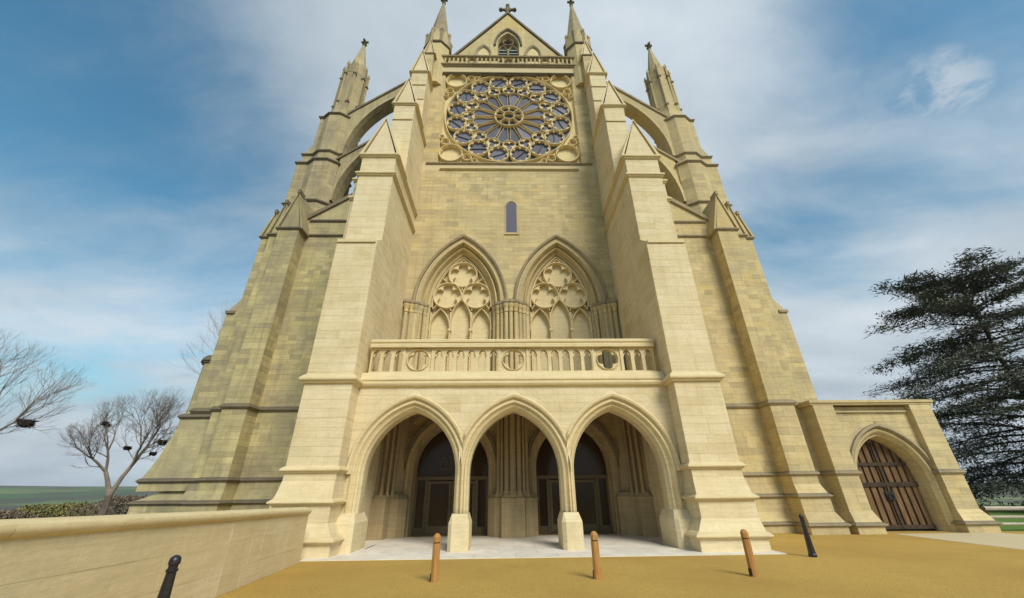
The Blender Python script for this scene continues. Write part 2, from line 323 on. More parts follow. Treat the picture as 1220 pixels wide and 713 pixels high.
# ------------------------------------------------------------------ arches and tracery
def arch_half(w, zs, za):
    h = za-zs; Rr = (h*h+w*w)/(2*w)
    def f(z):
        if z >= za: return 0
        if z <= zs: return w
        return max(0, (w-Rr)+math.sqrt(max(0, Rr*Rr-(z-zs)**2)))
    return f
def arch_curve(cx, w, zs, za, n=12):       # left spring -> apex -> right spring
    h = za-zs; Rr = (h*h+w*w)/(2*w); th = math.atan2(h, Rr-w); pts = []
    for i in range(n+1):
        t = th*i/n; pts.append((cx+(Rr-w)-Rr*math.cos(t), zs+Rr*math.sin(t)))
    return pts+[(2*cx-x, z) for x, z in reversed(pts[:-1])]
def arch_loft(mb, cx, loops, zs, zb, n=12, clampL=None, clampR=None, yclamp=None, stop=None):
    rows = []
    for w, za, y in loops:
        c = arch_curve(cx, w, zs, za, n); c = [(c[0][0], zb)]+c+[(c[-1][0], zb)]; row = []
        for x, z in c:
            yy = y
            if clampL is not None and x < cx-clampL: x = cx-clampL; yy = max(y, yclamp)
            if clampR is not None and x > cx+clampR: x = cx+clampR; yy = max(y, yclamp)
            if stop is not None and z < stop: yy = max(yy, yclamp)
            row.append((x, yy, z))
        rows.append(row)
    mb.grid(rows)
def arch_wall(mb, x0, x1, z0, ztop, y0, y1, arches, n=14):    # solid wall with pointed openings (cx,w,zs,za)
    xs = {x0, x1}
    for cx, w, zs, za in arches:
        for x, z in arch_curve(cx, w, zs, za, n):
            if x0 <= x <= x1: xs.add(round(x, 5))
    xs = sorted(xs)
    def bot(x, side):
        for cx, w, zs, za in arches:
            if abs(x+side*1e-4-cx) < w: 
                h = za-zs; Rr = (h*h+w*w)/(2*w); d = abs(x-cx); return zs+math.sqrt(max(0, Rr*Rr-(d+Rr-w)**2))
        return z0
    for a, b in zip(xs, xs[1:]):
        if b-a < 1e-4: continue
        za_, zb_ = bot(a, 1), bot(b, -1)
        mb.hexa([(a, y0, za_), (b, y0, zb_), (b, y1, zb_), (a, y1, za_), (a, y0, ztop), (b, y0, ztop), (b, y1, ztop), (a, y1, ztop)])
def bar2d(mb, pts, w, yf, yb, closed=False, bev=.35):    # a moulded bar following pts in (x,z)
    n = len(pts); rows = []
    for i in range(n):
        if closed: a, b = pts[i-1], pts[(i+1) % n]
        else: a, b = pts[max(0, i-1)], pts[min(n-1, i+1)]
        dx, dz = b[0]-a[0], b[1]-a[1]; l = math.hypot(dx, dz) or 1; nx, nz = -dz/l, dx/l; x, z = pts[i]; h = w/2; k = h*bev
        d = (yb-yf)*.35
        rows.append([(x-nx*h, yb, z-nz*h), (x-nx*h, yf+d, z-nz*h), (x-nx*k, yf, z-nz*k), (x+nx*k, yf, z+nz*k), (x+nx*h, yf+d, z+nz*h), (x+nx*h, yb, z+nz*h)])
    mb.grid(rows, cu=closed)
def circ(cx, cz, r, n=24, ph=0, rz=None): return [(cx+r*math.cos(2*math.pi*i/n+ph), cz+(rz or r)*math.sin(2*math.pi*i/n+ph)) for i in range(n)]
def foil(cx, cz, R, n, yf, yb, mb, ph=0, depth=.5, per=6):   # cusped plate inside a circle of radius R
    a = R*depth; b = R*(1-depth)*.98; b = max(b, a*math.sin(math.pi/n)*1.02); N_ = n*per; o_, i_ = [], []
    for k in range(N_):
        th = 2*math.pi*k/N_; ls = ((th+math.pi/n) % (2*math.pi/n))-math.pi/n; rr = a*math.cos(ls)+math.sqrt(max(0, b*b-(a*math.sin(ls))**2)); rr = min(rr, R*.97)
        c, s_ = math.cos(th+ph), math.sin(th+ph); o_.append((cx+R*c, cz+R*s_)); i_.append((cx+rr*c, cz+rr*s_))
    mb.grid([[(x, yf, z) for x, z in o_], [(x, yf, z) for x, z in i_], [(x, yb, z) for x, z in i_]], cv=True)
def shaft_col(mb, x, y, z0, z1, r, n=10, cap=True, base=True, capz=.35):
    prof = []
    if base: prof += [(r*1.7, z0), (r*1.7, z0+.06), (r*1.3, z0+.09), (r*1.45, z0+.13), (r, z0+.18)]
    else: prof += [(r, z0)]
    if cap: prof += [(r, z1-capz), (r*1.25, z1-capz+.03), (r*1.02, z1-capz+.06), (r*1.5, z1-.14), (r*1.75, z1-.11), (r*1.75, z1)]
    else: prof += [(r, z1)]
    mb.lathe(x, y, prof, n)
# ================================================================== THE CHAPEL
chapel = thing('chapel', 'tall Gothic chapel of pale and honey limestone with rose window and triple-arched porch', 'chapel', (0, 18, 0))
chapel.location = (0, 0, 0)
CH = 'chapel'
# --- great front buttresses
P1 = [(5.46, 18.0), (5.46, 13.05), (7.05, 13.05), (7.05, 18.0)]
P1b = [(5.46, 13.78), (5.46, 13.05), (7.05, 13.05), (7.05, 18.0)]
P2 = [(5.40, 13.79), (5.40, 12.87), (7.10, 12.87), (7.10, 18.0)]
P3 = [(5.16, 13.80), (5.16, 12.72), (7.14, 12.72), (7.14, 18.0)]
P4 = [(5.47, 18.0), (5.47, 13.60), (7.04, 13.60), (7.04, 18.0)]
T2 = [(5.44, 18.0), (5.44, 15.10), (6.60, 15.10), (6.60, 18.9)]
T3 = [(5.46, 18.0), (5.46, 16.70), (6.52, 16.70), (6.52, 18.9)]
T4 = [(5.38, 18.0), (5.38, 17.25), (6.02, 17.25), (6.02, 18.9)]
def gabled_cap(mb, x0, x1, y0, y1, ze, za, lip=.07):
    xm = (x0+x1)/2
    mb.poly_y([(x0+.02, ze), (x1-.02, ze), (xm, za-.06)], y0+.02, y1)
    for a, b in (((x0-lip, ze-.03), (xm, za)), ((x1+lip, ze-.03), (xm, za))):       # raking copings
        dx, dz = b[0]-a[0], b[1]-a[1]; l = math.hypot(dx, dz); nx, nz = -dz/l*.12, dx/l*.12
        if nz < 0: nx, nz = -nx, -nz
        mb.poly_y([a, b, (b[0], b[1]+.1), (a[0]+nx, a[1]+nz)] if a[0] < b[0] else [b, a, (a[0]+nx, a[1]+nz), (b[0], b[1]+.1)], y0-.05, y1+.0)
for s in (-1, 1):
    bt = MB(); bo = thing('front_buttress', '', '') ; del bo['label'], bo['category']; bo.parent = chapel
    A = lambda p: mir(p, s)
    shaft(CH, bo, bt, A(P3), 0, .36, 'new', .36, (.8, 1.3))
    bt.loft(A(P3), .36, A(P3), .46); bt.loft(A(P3), .46, A(P2), .84)
    shaft(CH, bo, bt, A(P2), .84, 1.32, 'new', .48, (.8, 1.3))
    bt.loft(A(P2), 1.32, A(P2), 1.42); bt.loft(A(P2), 1.42, A(P1b), 1.95)
    shaft(CH, bo, bt, A(P1b), 1.95, 2.2, 'new', .25); bt.loft(A(P1b), 2.2, A(P1b), 2.3)
    bt.cur = 1; bt.box(*sorted((s*5.468, s*7.0)), 13.3, 17.99, 0, 2.3); bt.cur = 0
    a_, b_ = ((5.46, 18.0), (5.46, 13.8)); face_blocks(CH, bo, *((a_, b_) if s > 0 else ((-5.46, 13.8), (-5.46, 18.0))), 0, 2.28, 'new', .3, (.5, 1.0))
    shaft(CH, bo, bt, A(P1), 2.3, 10.72, 'new', .305, (.55, 1.0))
    bt.loft(A(P1), 10.72, A(P4), 11.15)
    shaft(CH, bo, bt, A(P4), 11.15, 15.97, 'new', .305, (.55, 1.0))
    X0, X1 = (5.47, 7.04) if s > 0 else (-7.04, -5.47)
    gabled_cap(bt, X0, X1, 13.6, 15.12, 15.97, 18.5)
    shaft(CH, bo, bt, A(T2), 15.97, 21.6, 'new', .3, (.5, .9))
    X0, X1 = (5.44, 6.60) if s > 0 else (-6.60, -5.44)
    gabled_cap(bt, X0, X1, 15.1, 16.72, 21.6, 23.9)
    shaft(CH, bo, bt, A(T3), 21.6, 26.95, 'new', .3, (.5, .9))
    X0, X1 = (5.46, 6.52) if s > 0 else (-6.52, -5.46)
    gabled_cap(bt, X0, X1, 16.7, 17.6, 26.95, 29.3)
    shaft(CH, bo, bt, A(T4), 26.95, 29.9, 'wall', .3, (.5, .9))
    X0, X1 = (5.38, 6.02) if s > 0 else (-6.02, -5.38)
    gabled_cap(bt, X0, X1, 17.25, 18.2, 29.9, 31.6, .04)
    # outer set-back leaf beside the big shaft, with its own raking roof
    F1 = [(7.05, 14.1), (7.38, 14.1), (7.38, 18.0), (7.05, 18.0)]
    F2 = [(7.05, 13.75), (7.62, 13.75), (7.62, 18.0), (7.05, 18.0)]
    shaft(CH, bo, bt, A(F1), 2.2, 14.9, 'new', .305, (.4, .8), skip=(2,) if s > 0 else (0,))
    bt.loft(A(F2), 0, A(F2), 1.4); bt.loft(A(F2), 1.4, A(F1), 2.2)
    q = [(7.45, 14.9), (6.5, 14.9), (6.5, 18.3)]; bt.poly_y([(s*x, z) for x, z in q], 14.4, 16.6)
    bt.poly_y([(s*7.5, 14.95), (s*7.5, 15.1), (s*6.45, 18.75), (s*6.45, 18.35)], 14.3, 16.7)
    bt.box(*sorted((s*6.9, s*7.4)), 15.4, 15.8, 15.5, 16.9)
    bt.build('shaft', ['new', 'mortar'], bo)
    def sco(plan, z, p, h, mat='newtrim', nm='string_course'):
        b2 = MB(); sweep(b2, A(plan), z, strprof(p, h)); b2.build(nm, mat, bo)
    sco(P3, .40, .11, .16); sco(P2, 1.37, .11, .16); sco(P1b, 2.25, .11, .18)
    sco([(5.46, 13.9)]+P1[1:], 5.06, .15, .30)
    b2 = MB(); b2.box(*sorted((s*5.50, s*7.02)), 12.99, 13.1, 10.62, 10.76); b2.build('weathering_ledge', 'newtrim', bo)
    sco(P4, 14.82, .13, .26); sco(P4, 15.97, .14, .28); sco(T2, 21.62, .13, .26); sco(T3, 26.97, .13, .26); sco(T4, 29.9, .09, .18, 'midtrim')
    F1t = [(7.05, 14.1), (7.38, 14.1), (7.38, 18.0)]
    for z in (5.0, 13.8, 14.9): sco(F1t, z, .12, .26)
    for q in ((5.46, 6.56, 15.04, 15.12, 20.3), (5.48, 6.5, 16.64, 16.72, 25.6), (5.48, 6.5, 16.64, 16.72, 24.2)):
        b2 = MB(); b2.box(*sorted((s*q[0], s*q[1])), q[2], q[3], q[4], q[4]+.12); b2.build('weathering_ledge', 'newtrim', bo)
# --- corner turrets with spires
for s in (-1, 1):
    tr = MB(); cx, cy = s*5.47, 18.6; ph = math.pi/8; to = None
    tr.lathe(cx, cy, [(1.0, 27.5), (1.0, 32.0), (1.0, 32.1)], 8, ph)
    tb = tr.build('corner_turret', 'wall', chapel)
    b2 = MB(); b2.lathe(cx, cy, [(.98, 31.95), (1.12, 32.05), (1.12, 32.17), (.98, 32.35)], 8, ph); b2.build('string_course', 'trim', tb)
    b3 = MB(); b3.lathe(cx, cy, [(.95, 32.1), (.92, 33.2), (.88, 33.4), (.47, 36.4), (.10, 39.0), (.07, 39.1)], 8, ph); b3.build('spire', 'midtrim', tb)
    for k in range(8):
        a = k*math.pi/4+ph; b4 = MB(); x, y = cx+.93*math.cos(a), cy+.93*math.sin(a)
        b4.lathe(x, y, [(.13, 32.2), (.13, 33.6), (.17, 33.65), (.17, 33.75), (.02, 34.15)], 4, a); b4.build('pinnacle', 'midtrim', tb)
        a2 = a+math.pi/8; b5 = MB(); nx, ny = math.cos(a2), math.sin(a2); tx, ty = -ny, nx; base = .86
        pts = [(-.3, 32.3), (.3, 32.3), (.3, 33.1), (0, 34.0), (-.3, 33.1)]
        b5.v = [(cx+nx*(base+.03)+tx*u, cy+ny*(base+.03)+ty*u, z) for u, z in pts]+[(cx+nx*.4+tx*u*.6, cy+ny*.4+ty*u*.6, z) for u, z in pts]
        b5.f = [(0, 1, 2, 3, 4), (9, 8, 7, 6, 5)]+[(i, (i+1) % 5, 5+(i+1) % 5, 5+i) for i in range(5)]; b5.mi = [0]*7
        b5.build('gablet', 'wall', tb)
    b6 = MB(); b6.lathe(cx, cy, [(.08, 39.0), (.17, 39.1), (.07, 39.2), (.07, 39.9), (.02, 40.1)], 8); b6.box(cx-.3, cx+.3, cy-.07, cy+.07, 39.5, 39.68); b6.box(cx-.07, cx+.07, cy-.3, cy+.3, 39.51, 39.67); b6.build('finial', 'trim', tb)
# --- facade wall behind
fwm = MB(); fwo = MB()
wall = thing('facade_wall', '', ''); del wall['label'], wall['category']; wall.parent = chapel
BW = 2.6
arch_wall(fwm, -5.52, 5.52, 4.9, 20.0, 18.007, 19.2, [(-BW, 2.26, 10.3, 14.26), (BW, 2.26, 10.3, 14.26)])
# slit window recess is a real opening: darken with a set-back light
hf = arch_half(2.46, 10.3, 14.55)
sl = lambda z: (.37 if 14.6 < z < 16.95 else 0)
face_blocks(CH, wall, (-5.46, 18.0), (5.46, 18.0), 5.2, 10.3, 'wall', .28, (.45, .85), holes=[(5.46-BW, hf), (5.46+BW, hf)], lims=lambda z: (0, 10.92))
face_blocks(CH, wall, (-5.46, 18.0), (5.46, 18.0), 10.3, 14.6, 'wall', .28, (.45, .85), holes=[(5.46-BW, hf), (5.46+BW, hf)])
face_blocks(CH, wall, (-5.46, 18.0), (5.46, 18.0), 14.6, 16.9, 'wall', .28, (.45, .85), holes=[(5.46+.08, sl)])
face_blocks(CH, wall, (-5.46, 18.0), (5.46, 18.0), 16.9, 19.45, 'wall', .28, (.45, .85))
fwm.box(-5.52, -4.56, 18.007, 19.2, 20.0, 28.9); fwm.box(4.56, 5.52, 18.007, 19.2, 20.0, 28.9)
face_blocks(CH, wall, (-5.46, 18.0), (-4.56, 18.0), 20.1, 28.7, 'wall', .29, (.4, .9)); face_blocks(CH, wall, (4.56, 18.0), (5.46, 18.0), 20.1, 28.7, 'wall', .29, (.4, .9))
fwm.box(-5.52, 5.52, 18.0, 19.2, 28.9, 29.7)
fwm.box(-5.3, 5.3, 18.04, 19.1, 4.6, 4.95)
fwm.build('wall_core', 'mortar_wall', wall)
def fsc(z, p, h, mat, x0=-5.42, x1=5.42, y=18.0, parent=None, nm='string_course'):
    b2 = MB(); sweep(b2, [(x0, y), (x1, y)], z, strprof(p, h)); return b2.build(nm, mat, parent or wall)
fsc(19.5, .12, .22, 'wall', -4.3, 4.3); fsc(19.98, .10, .2, 'midtrim', -5.2, 5.2); fsc(28.75, .16, .26, 'trim', -4.75, 4.75); fsc(29.72, .2, .3, 'midtrim', -5.3, 5.3)
# slit window
sw = MB(); 
for sx in (-1, 1): sw.box(*sorted((.08+sx*.37, .08+sx*.30)), 17.97, 18.05, 14.7, 16.6)
sw.poly_y([(.08-.37, 16.6)]+[(x, z) for x, z in arch_curve(.08, .37, 16.6, 17.02, 6)]+[(.08+.37, 16.6)]+[(.08+.30, 16.6)]+[(x, z) for x, z in reversed(arch_curve(.08, .30, 16.6, 16.93, 6))][0:]+[(.08-.30, 16.6)], 17.97, 18.05) if False else None
bar2d(sw, arch_curve(.08, .335, 16.6, 16.98, 6), .09, 17.95, 18.05)
sw.box(-.32, .48, 17.94, 18.05, 14.58, 14.7)
sw.build('slit_window_surround', 'wall', wall)
g = MB(); g.poly_y([(-.25, 14.68)]+arch_curve(.08, .33, 16.6, 16.95, 6)+[(.41, 14.68)], 17.985, 18.015); g.build('slit_window_glass', 'slit', wall)
# --- blind traceried windows
for s in (-1, 1):
    cx = s*BW; zs = 10.3
    wo = MB()
    arch_loft(wo, cx, [(2.30, 14.36, 18.02), (2.20, 14.22, 18.0), (2.08, 14.08, 17.98), (2.03, 14.02, 18.06), (1.99, 13.98, 18.30), (1.93, 13.91, 18.34), (1.89, 13.86, 18.20), (1.83, 13.80, 18.16), (1.78, 13.74, 18.24), (1.76, 13.71, 18.42), (1.70, 13.64, 18.44), (1.62, 13.55, 18.50), (1.60, 13.52, 18.78)], zs, 5.1)
    win = wo.build('blind_window', 'wall', chapel, smooth=True)
    ho = MB(); arch_loft(ho, cx, [(2.46, 14.56, 18.02), (2.46, 14.56, 17.90), (2.40, 14.48, 17.84), (2.32, 14.38, 17.88), (2.30, 14.36, 18.02)], zs, zs, clampL=BW-.02, clampR=BW-.02, yclamp=17.9); ho.build('hood_mould', 'midtrim', win, smooth=True)
    bp = MB(); bp.poly_y([(cx-1.66, 5.1)]+arch_curve(cx, 1.66, zs, 13.56, 12)+[(cx+1.66, 5.1)], 18.76, 19.0); bp.build('blank_panel', 'newtrim', win)
    y0, y1 = 18.46, 18.77
    for dx in (-.54, .54):
        t = MB(); bar2d(t, [(cx+dx, 5.2), (cx+dx, 9.0), (cx+dx, 10.0)], .11, y0, y1); t.box(cx+dx-.08, cx+dx+.08, y0-.03, y1, 8.95, 9.07); t.build('mullion', 'newtrim', win)
    for dx in (-1.56, 1.56):
        t = MB(); bar2d(t, [(cx+dx, 5.2), (cx+dx, 10.0)], .10, y0, y1); t.build('mullion', 'newtrim', win)
    for dx, w_, zsp, za in ((-1.07, .52, 9.1, 10.22), (0, .54, 9.5, 10.75), (1.07, .52, 9.1, 10.22)):
        t = MB(); bar2d(t, [(cx+dx-w_, 9.0)]+arch_curve(cx+dx, w_, zsp, za, 8)+[(cx+dx+w_, 9.0)], .10, y0+.015, y1); t.build('lancet_head', 'newtrim', win)
    for (dx, dz, r) in ((-.77, 11.0, .74), (.77, 11.0, .74), (0, 12.28, .76)):
        t = MB(); bar2d(t, circ(cx+dx, dz, r, 30), .10, y0, y1, True); foil(cx+dx, dz, r-.03, 5, y0+.10, y1, t, math.pi/2, .63, 8); t.build('cinquefoil', 'newtrim', win)
    t = MB(); bar2d(t, arch_curve(cx, 1.56, zs, 13.42, 14), .12, y0+.02, y1)
    for a, b in (((-.25, 12.98), (0, 13.3)), ((.25, 12.98), (0, 13.3)), ((-1.5, 10.2), (-1.3, 10.45)), ((1.5, 10.2), (1.3, 10.45)), ((0, 10.75), (0, 11.0)), ((0, 11.55), (0, 11.3)), ((-.75, 11.75), (-1.15, 12.1)), ((.75, 11.75), (1.15, 12.1)), ((-.53, 10.1), (-.6, 10.35)), ((.53, 10.1), (.6, 10.35))):
        bar2d(t, [(cx+a[0], a[1]), (cx+b[0], b[1])], .09, y0+.04, y1)
    t.build('tracery_arch', 'newtrim', win)
# shafts and capitals between the windows
for nm, xs_ in (('pier', [(0, 17.82, .10), (.24, 17.84, .10), (-.24, 17.84, .10), (.46, 17.98, .075), (-.46, 17.98, .075), (.66, 18.1, .09), (-.66, 18.1, .09), (.84, 18.28, .07), (-.84, 18.28, .07)]),
                ('jamb', [(5.28, 17.84, .10), (5.05, 17.9, .075), (4.84, 18.0, .09), (4.6, 18.14, .075), (4.42, 18.3, .08)]),
                ('jamb', [(-5.28, 17.84, .10), (-5.05, 17.9, .075), (-4.84, 18.0, .09), (-4.6, 18.14, .075), (-4.42, 18.3, .08)])):
    po = MB(); xs2 = [a[0] for a in xs_]
    if nm == 'pier': po.loft(mir([(-.85, 18.6), (-.85, 18.25), (-.3, 17.92), (.3, 17.92), (.85, 18.25), (.85, 18.6)], 1), 5.1, [(-.85, 18.6), (-.85, 18.25), (-.3, 17.92), (.3, 17.92), (.85, 18.25), (.85, 18.6)], 9.95)
    pc = po.build('shaft_cluster', 'wall', chapel) if po.f else None
    if pc is None:
        po.box(*sorted((math.copysign(4.9, xs2[0]), math.copysign(5.45, xs2[0]))), 17.93, 18.3, 5.1, 9.95); pc = po.build('shaft_cluster', 'wall', chapel)
    for x, y, r in xs_:
        c = MB(); shaft_col(c, x, y, 5.2, 9.85, r, 10, False); c.build('shaft', 'wall', pc, smooth=True)
        c = MB(); c.lathe(x, y, [(r, 9.7), (r*1.35, 9.74), (r*1.1, 9.79), (r*1.3, 9.95), (r*1.9, 10.08), (r*1.95, 10.14), (r*1.6, 10.17)], 10); c.build('capital', 'wall', pc, smooth=True)
        c = MB(); c.lathe(x, y, [(r*1.6, 10.17), (r*2.15, 10.23), (r*2.15, 10.34), (r*1.8, 10.37)], 8); c.build('abacus', 'midtrim', pc)
# --- rose window
RC, RR = 24.46, 4.36
rose = MB(); rfr = MB()
for sx in (-1, 1):
    rfr.hexa([(sx*4.56, 18.0, 20.1), (sx*4.40, 18.3, 20.1), (sx*4.40, 18.8, 20.1), (sx*4.58, 18.8, 20.1), (sx*4.56, 18.0, 28.8), (sx*4.40, 18.3, 28.8), (sx*4.40, 18.8, 28.8), (sx*4.58, 18.8, 28.8)])
rfr.box(-4.5, 4.5, 18.1, 18.9, 28.62, 28.9); rfr.box(-4.5, 4.5, 18.05, 18.9, 19.9, 20.06); rfr.build('rose_frame', 'wall', wall)
# spandrel plate around the great circle
n = 64; sq = []; ci = []
for k in range(n):
    a = 2*math.pi*k/n+math.pi/4; c, s_ = math.cos(a), math.sin(a); m_ = max(abs(c)/4.5, abs(s_)/4.42); sq.append((c/m_, RC+s_/m_)); ci.append((RR*.985*c, RC+RR*.985*s_))
rose.grid([[(x, 18.62, z) for x, z in sq], [(x, 18.62, z) for x, z in ci], [(x, 18.95, z) for x, z in ci]], cv=True)
rw = rose.build('rose_window', 'rose', chapel); rw.location = (0, -.40, 0)
b2 = MB(); bar2d(b2, circ(0, RC, RR-.04, 64), .10, 18.42, 18.72, True); b2.build('outer_ring', 'rose', rw)
b2 = MB(); b2.poly_y(circ(0, RC, RR, 48), 18.70, 18.74); b2.build('backing_glass', 'slit', rw)
def glasspane(pts, y=18.64, bars=None):
    g = MB(); g.poly_y(pts, y, y+.02); o = g.build('glass_pane', 'glass', rw)
    return o
for k in range(16):
    a = math.pi/16+k*math.pi/8
    ca, sa = math.cos(a), math.sin(a); r1 = RR*.822; R1 = RR*.148; x, z = r1*ca, RC+r1*sa
    t = MB(); bar2d(t, circ(x, z, R1, 24),   .085, 18.44, 18.66, True); foil(x, z, R1-.03, 8, 18.50, 18.62, t, math.pi/8, .70, 6); t.build('roundel', 'rose', rw)
    glasspane(circ(x, z, R1-.02, 14)); 
    t = MB(); t.tube((x-R1*.7*math.sin(a+.6), 18.61, z+R1*.7*math.cos(a+.6)), (x+R1*.7*math.sin(a+.6), 18.61, z-R1*.7*math.cos(a+.6)), .03, .03, 4); t.build('saddle_bar', 'lead', rw)
    a2 = a+math.pi/16; c2, s2 = math.cos(a2), math.sin(a2); r2 = RR*.625
    # kite shaped inner light with cusps
    pts = []
    for th in range(16):
        q = 2*math.pi*th/16; rr = RR*.092*(1+.22*max(0, math.cos(q))**3); lx, lz = rr*math.cos(q), rr*1.05*math.sin(q); pts.append((r2*c2+lx*c2-lz*s2, RC+r2*s2+lx*s2+lz*c2))
    t = MB(); bar2d(t, pts, .07, 18.46, 18.66, True); foil(r2*c2, RC+r2*s2, RR*.088, 3, 18.52, 18.62, t, a2, .52, 6); t.build('trefoil_light', 'rose', rw); glasspane(pts)
    # petal
    pts = []; p0, p1 = RR*.225, RR*.57
    prof_ = [(0, .045), (.25, .08), (.5, .122), (.68, .15), (.80, .152), (.90, .12), (.97, .06), (1, 0)]
    side = [(p0+(p1-p0)*f_, wv*RR*.50) for f_, wv in prof_]
    for rr, hw in side: pts.append((rr*ca-hw*sa, RC+rr*sa+hw*ca))
    for rr, hw in reversed(side[:-1]): pts.append((rr*ca+hw*sa, RC+rr*sa-hw*ca))
    t = MB(); bar2d(t, pts, .038, 18.53, 18.66, True)
    t.build('petal', 'rose', rw); glasspane(pts)
t = MB(); bar2d(t, circ(0, RC, RR*.22, 32), .10, 18.42, 18.66, True); foil(0, RC, RR*.21, 8, 18.50, 18.62, t, math.pi/8, .66, 6); bar2d(t, circ(0, RC, RR*.085, 16), .08, 18.38, 18.66, True)
for k in range(8):
    a = k*math.pi/4+math.pi/8*0; bar2d(t, [(RR*.085*math.cos(a), RC+RR*.085*math.sin(a)), (RR*.215*math.cos(a), RC+RR*.215*math.sin(a))], .07, 18.4, 18.66)
t.build('hub', 'rose', rw); glasspane(circ(0, RC, RR*.21, 20))
for sx in (-1, 1):
    for sz in (-1, 1):
        x, z = sx*3.72, RC+sz*3.56
        t = MB(); bar2d(t, circ(x, z, .72, 24), .09, 18.34, 18.64, True); foil(x, z, .70, 8, 18.42, 18.64, t, 0, .60, 6); t.build('corner_roundel', 'rose', rw)
        for dx, dz, r in ((-1.04, .34, .27), (.42, -1.06, .27), (-1.52, .62, .17), (.66, -1.5, .16)):
            t = MB(); bar2d(t, circ(x+sx*dx, z+sz*dz, r, 16), .08, 18.4, 18.64, True); foil(x+sx*dx, z+sz*dz, r-.02, 4, 18.5, 18.64, t, 0, .6, 4); t.build('corner_roundel', 'rose', rw)
# --- balustrades
def balustrade(name, x0, x1, y0, y1, z0, z1, zr, groups, pitch, qw, mat, railmat, railp, parent):
    o = MB(); o.box(x0, x1, y0, y1, z0-.16, z0); bal = o.build(name, mat, parent)
    tot = sum(g_*pitch for g_ in groups)+qw*(len(groups)-1); k_ = (x1-x0)/tot; pitch *= k_; qw *= k_
    h = z1-z0; w_ = pitch*.5
    lt = MB(); arch_wall(lt, -w_, w_, 0, h, y0+.03, y1-.03, [(0, w_*.70, h*.68, h*.93)], 6); foilw = w_*.70
    for sx in (-1, 1):   # cusps
        lt.poly_y([(sx*foilw, h*.74), (sx*foilw*.25, h*.80), (sx*foilw*.8, h*.60)], y0+.09, y1-.09)
    src = None
    qm = MB(); c = qw/2
    # square plate round a quatrefoil
    a_, b_ = [], []; n_ = 32
    for i in range(n_):
        th = 2*math.pi*i/n_+math.pi/4; cc, ss = math.cos(th), math.sin(th); mm_ = max(abs(cc)/(c-.0), abs(ss)/(h/2)); a_.append((cc/mm_, h/2+ss/mm_)); R_ = min(c, h/2)*.93; b_.append((R_*cc, h/2+R_*ss))
    for yy in (0,): qm.grid([[(x, y0+.06, z) for x, z in a_], [(x, y0+.06, z) for x, z in b_], [(x, y1-.06, z) for x, z in b_], [(x, y1-.06, z) for x, z in a_]], cv=True)
    bar2d(qm, circ(0, h/2, R_*.97, 28), .05, y0+.0, y1-.03, True); foil(0, h/2, R_*.97, 4, y0+.06, y1-.06, qm, math.pi/4*0, .53, 8)
    qm.box(-c-.03, -c+.05, y0+.01, y1-.01, 0, h); qm.box(c-.05, c+.03, y0+.01, y1-.01, 0, h)
    x = x0; qsrc = None
    for gi, g_ in enumerate(groups):
        for i in range(g_):
            if src is None: src = lt.build('lancet_panel', mat, bal); o2 = src
            else: o2 = inst(src, 'lancet_panel', bal)
            o2.location = (x+pitch/2, 0, z0); o2.scale = (.998, 1, 1); x += pitch
        if gi < len(groups)-1:
            if qsrc is None: qsrc = qm.build('quatrefoil_panel', mat, bal); o2 = qsrc
            else: o2 = inst(qsrc, 'quatrefoil_panel', bal)
            o2.location = (x+qw/2, 0, z0); x += qw
    t = MB(); t.v = []; sec = [(y0-railp, z1), (y0-railp, z1+(zr-z1)*.35), (y0-railp*.6, z1+(zr-z1)*.5), (y0-railp, z1+(zr-z1)*.62), (y0-railp, zr-.05), (y0-railp*.6, zr), (y1+railp*.6, zr), (y1+railp, zr-.05), (y1+railp, z1)]
    t.grid([[(xx, y, z) for y, z in sec] for xx in (x0-.02, x1+.02)], cv=True); nn_ = len(sec); t.face(tuple(range(nn_))); t.face(tuple(range(2*nn_-1, nn_-1, -1)))
    t.build('top_rail', railmat, bal)
    return bal
balustrade('porch_balustrade', -5.30, 5.30, 13.92, 14.2, 5.56, 6.46, 6.78, [3, 6, 6, 3], .39, 1.02, 'newtrim', 'newtrim', .1, chapel)
balustrade('parapet_balustrade', -4.98, 4.98, 17.86, 18.1, 29.86, 30.55, 30.72, [5, 6, 6, 6, 5][:4] and [6, 6, 6, 6], .30, .8, 'wall', 'midtrim', .07, chapel)
# --- gable above
ga = MB(); gy = 18.75; zf_, za_ = 30.0, 37.9
arch_wall(ga, -1.35, 1.35, 30.0, 35.6, gy, gy+.6, [(0, .86, 33.6, 35.2)])
# gable outline pieces
ga.poly_y([(-5.1, 30.0), (-1.35, 30.0), (-1.35, 35.85), (-5.1, 30.6)], gy, gy+.6); ga.poly_y([(1.35, 30.0), (5.1, 30.0), (5.1, 30.6), (1.35, 35.85)], gy, gy+.6)
ga.poly_y([(-1.35, 35.6), (1.35, 35.6), (1.35, 35.85), (0, 37.85), (-1.35, 35.85)], gy, gy+.6)
go = ga.build('gable', 'wall', chapel)
t = MB()
for sx in (-1, 1): t.poly_y([(sx*5.25, 30.45), (0, 37.95), (0, 38.2), (sx*5.25, 30.75)], gy-.1, gy+.7)
t.build('coping', 'trim', go)
t = MB(); t.lathe(0, gy+.25, [(.26, 37.95), (.3, 38.2), (.16, 38.35), (.13, 38.6)], 8); t.build('cross_base', 'trim', go)
t = MB(); yy = gy+.25; t.box(-.09, .09, yy-.09, yy+.09, 38.5, 39.65); t.box(-.6, .6, yy-.085, yy+.085, 38.98, 39.16)
for x, z in ((-.6, 39.07), (.6, 39.07), (0, 39.68)):
    t.lathe(x, yy, [(.08, z-.16), (.17, z-.09), (.19, z), (.15, z+.1), (.06, z+.16)], 6)
bar2d(t, circ(0, 39.07, .26, 14), .1, yy-.08, yy+.08, True); t.build('cross', 'trim', go)
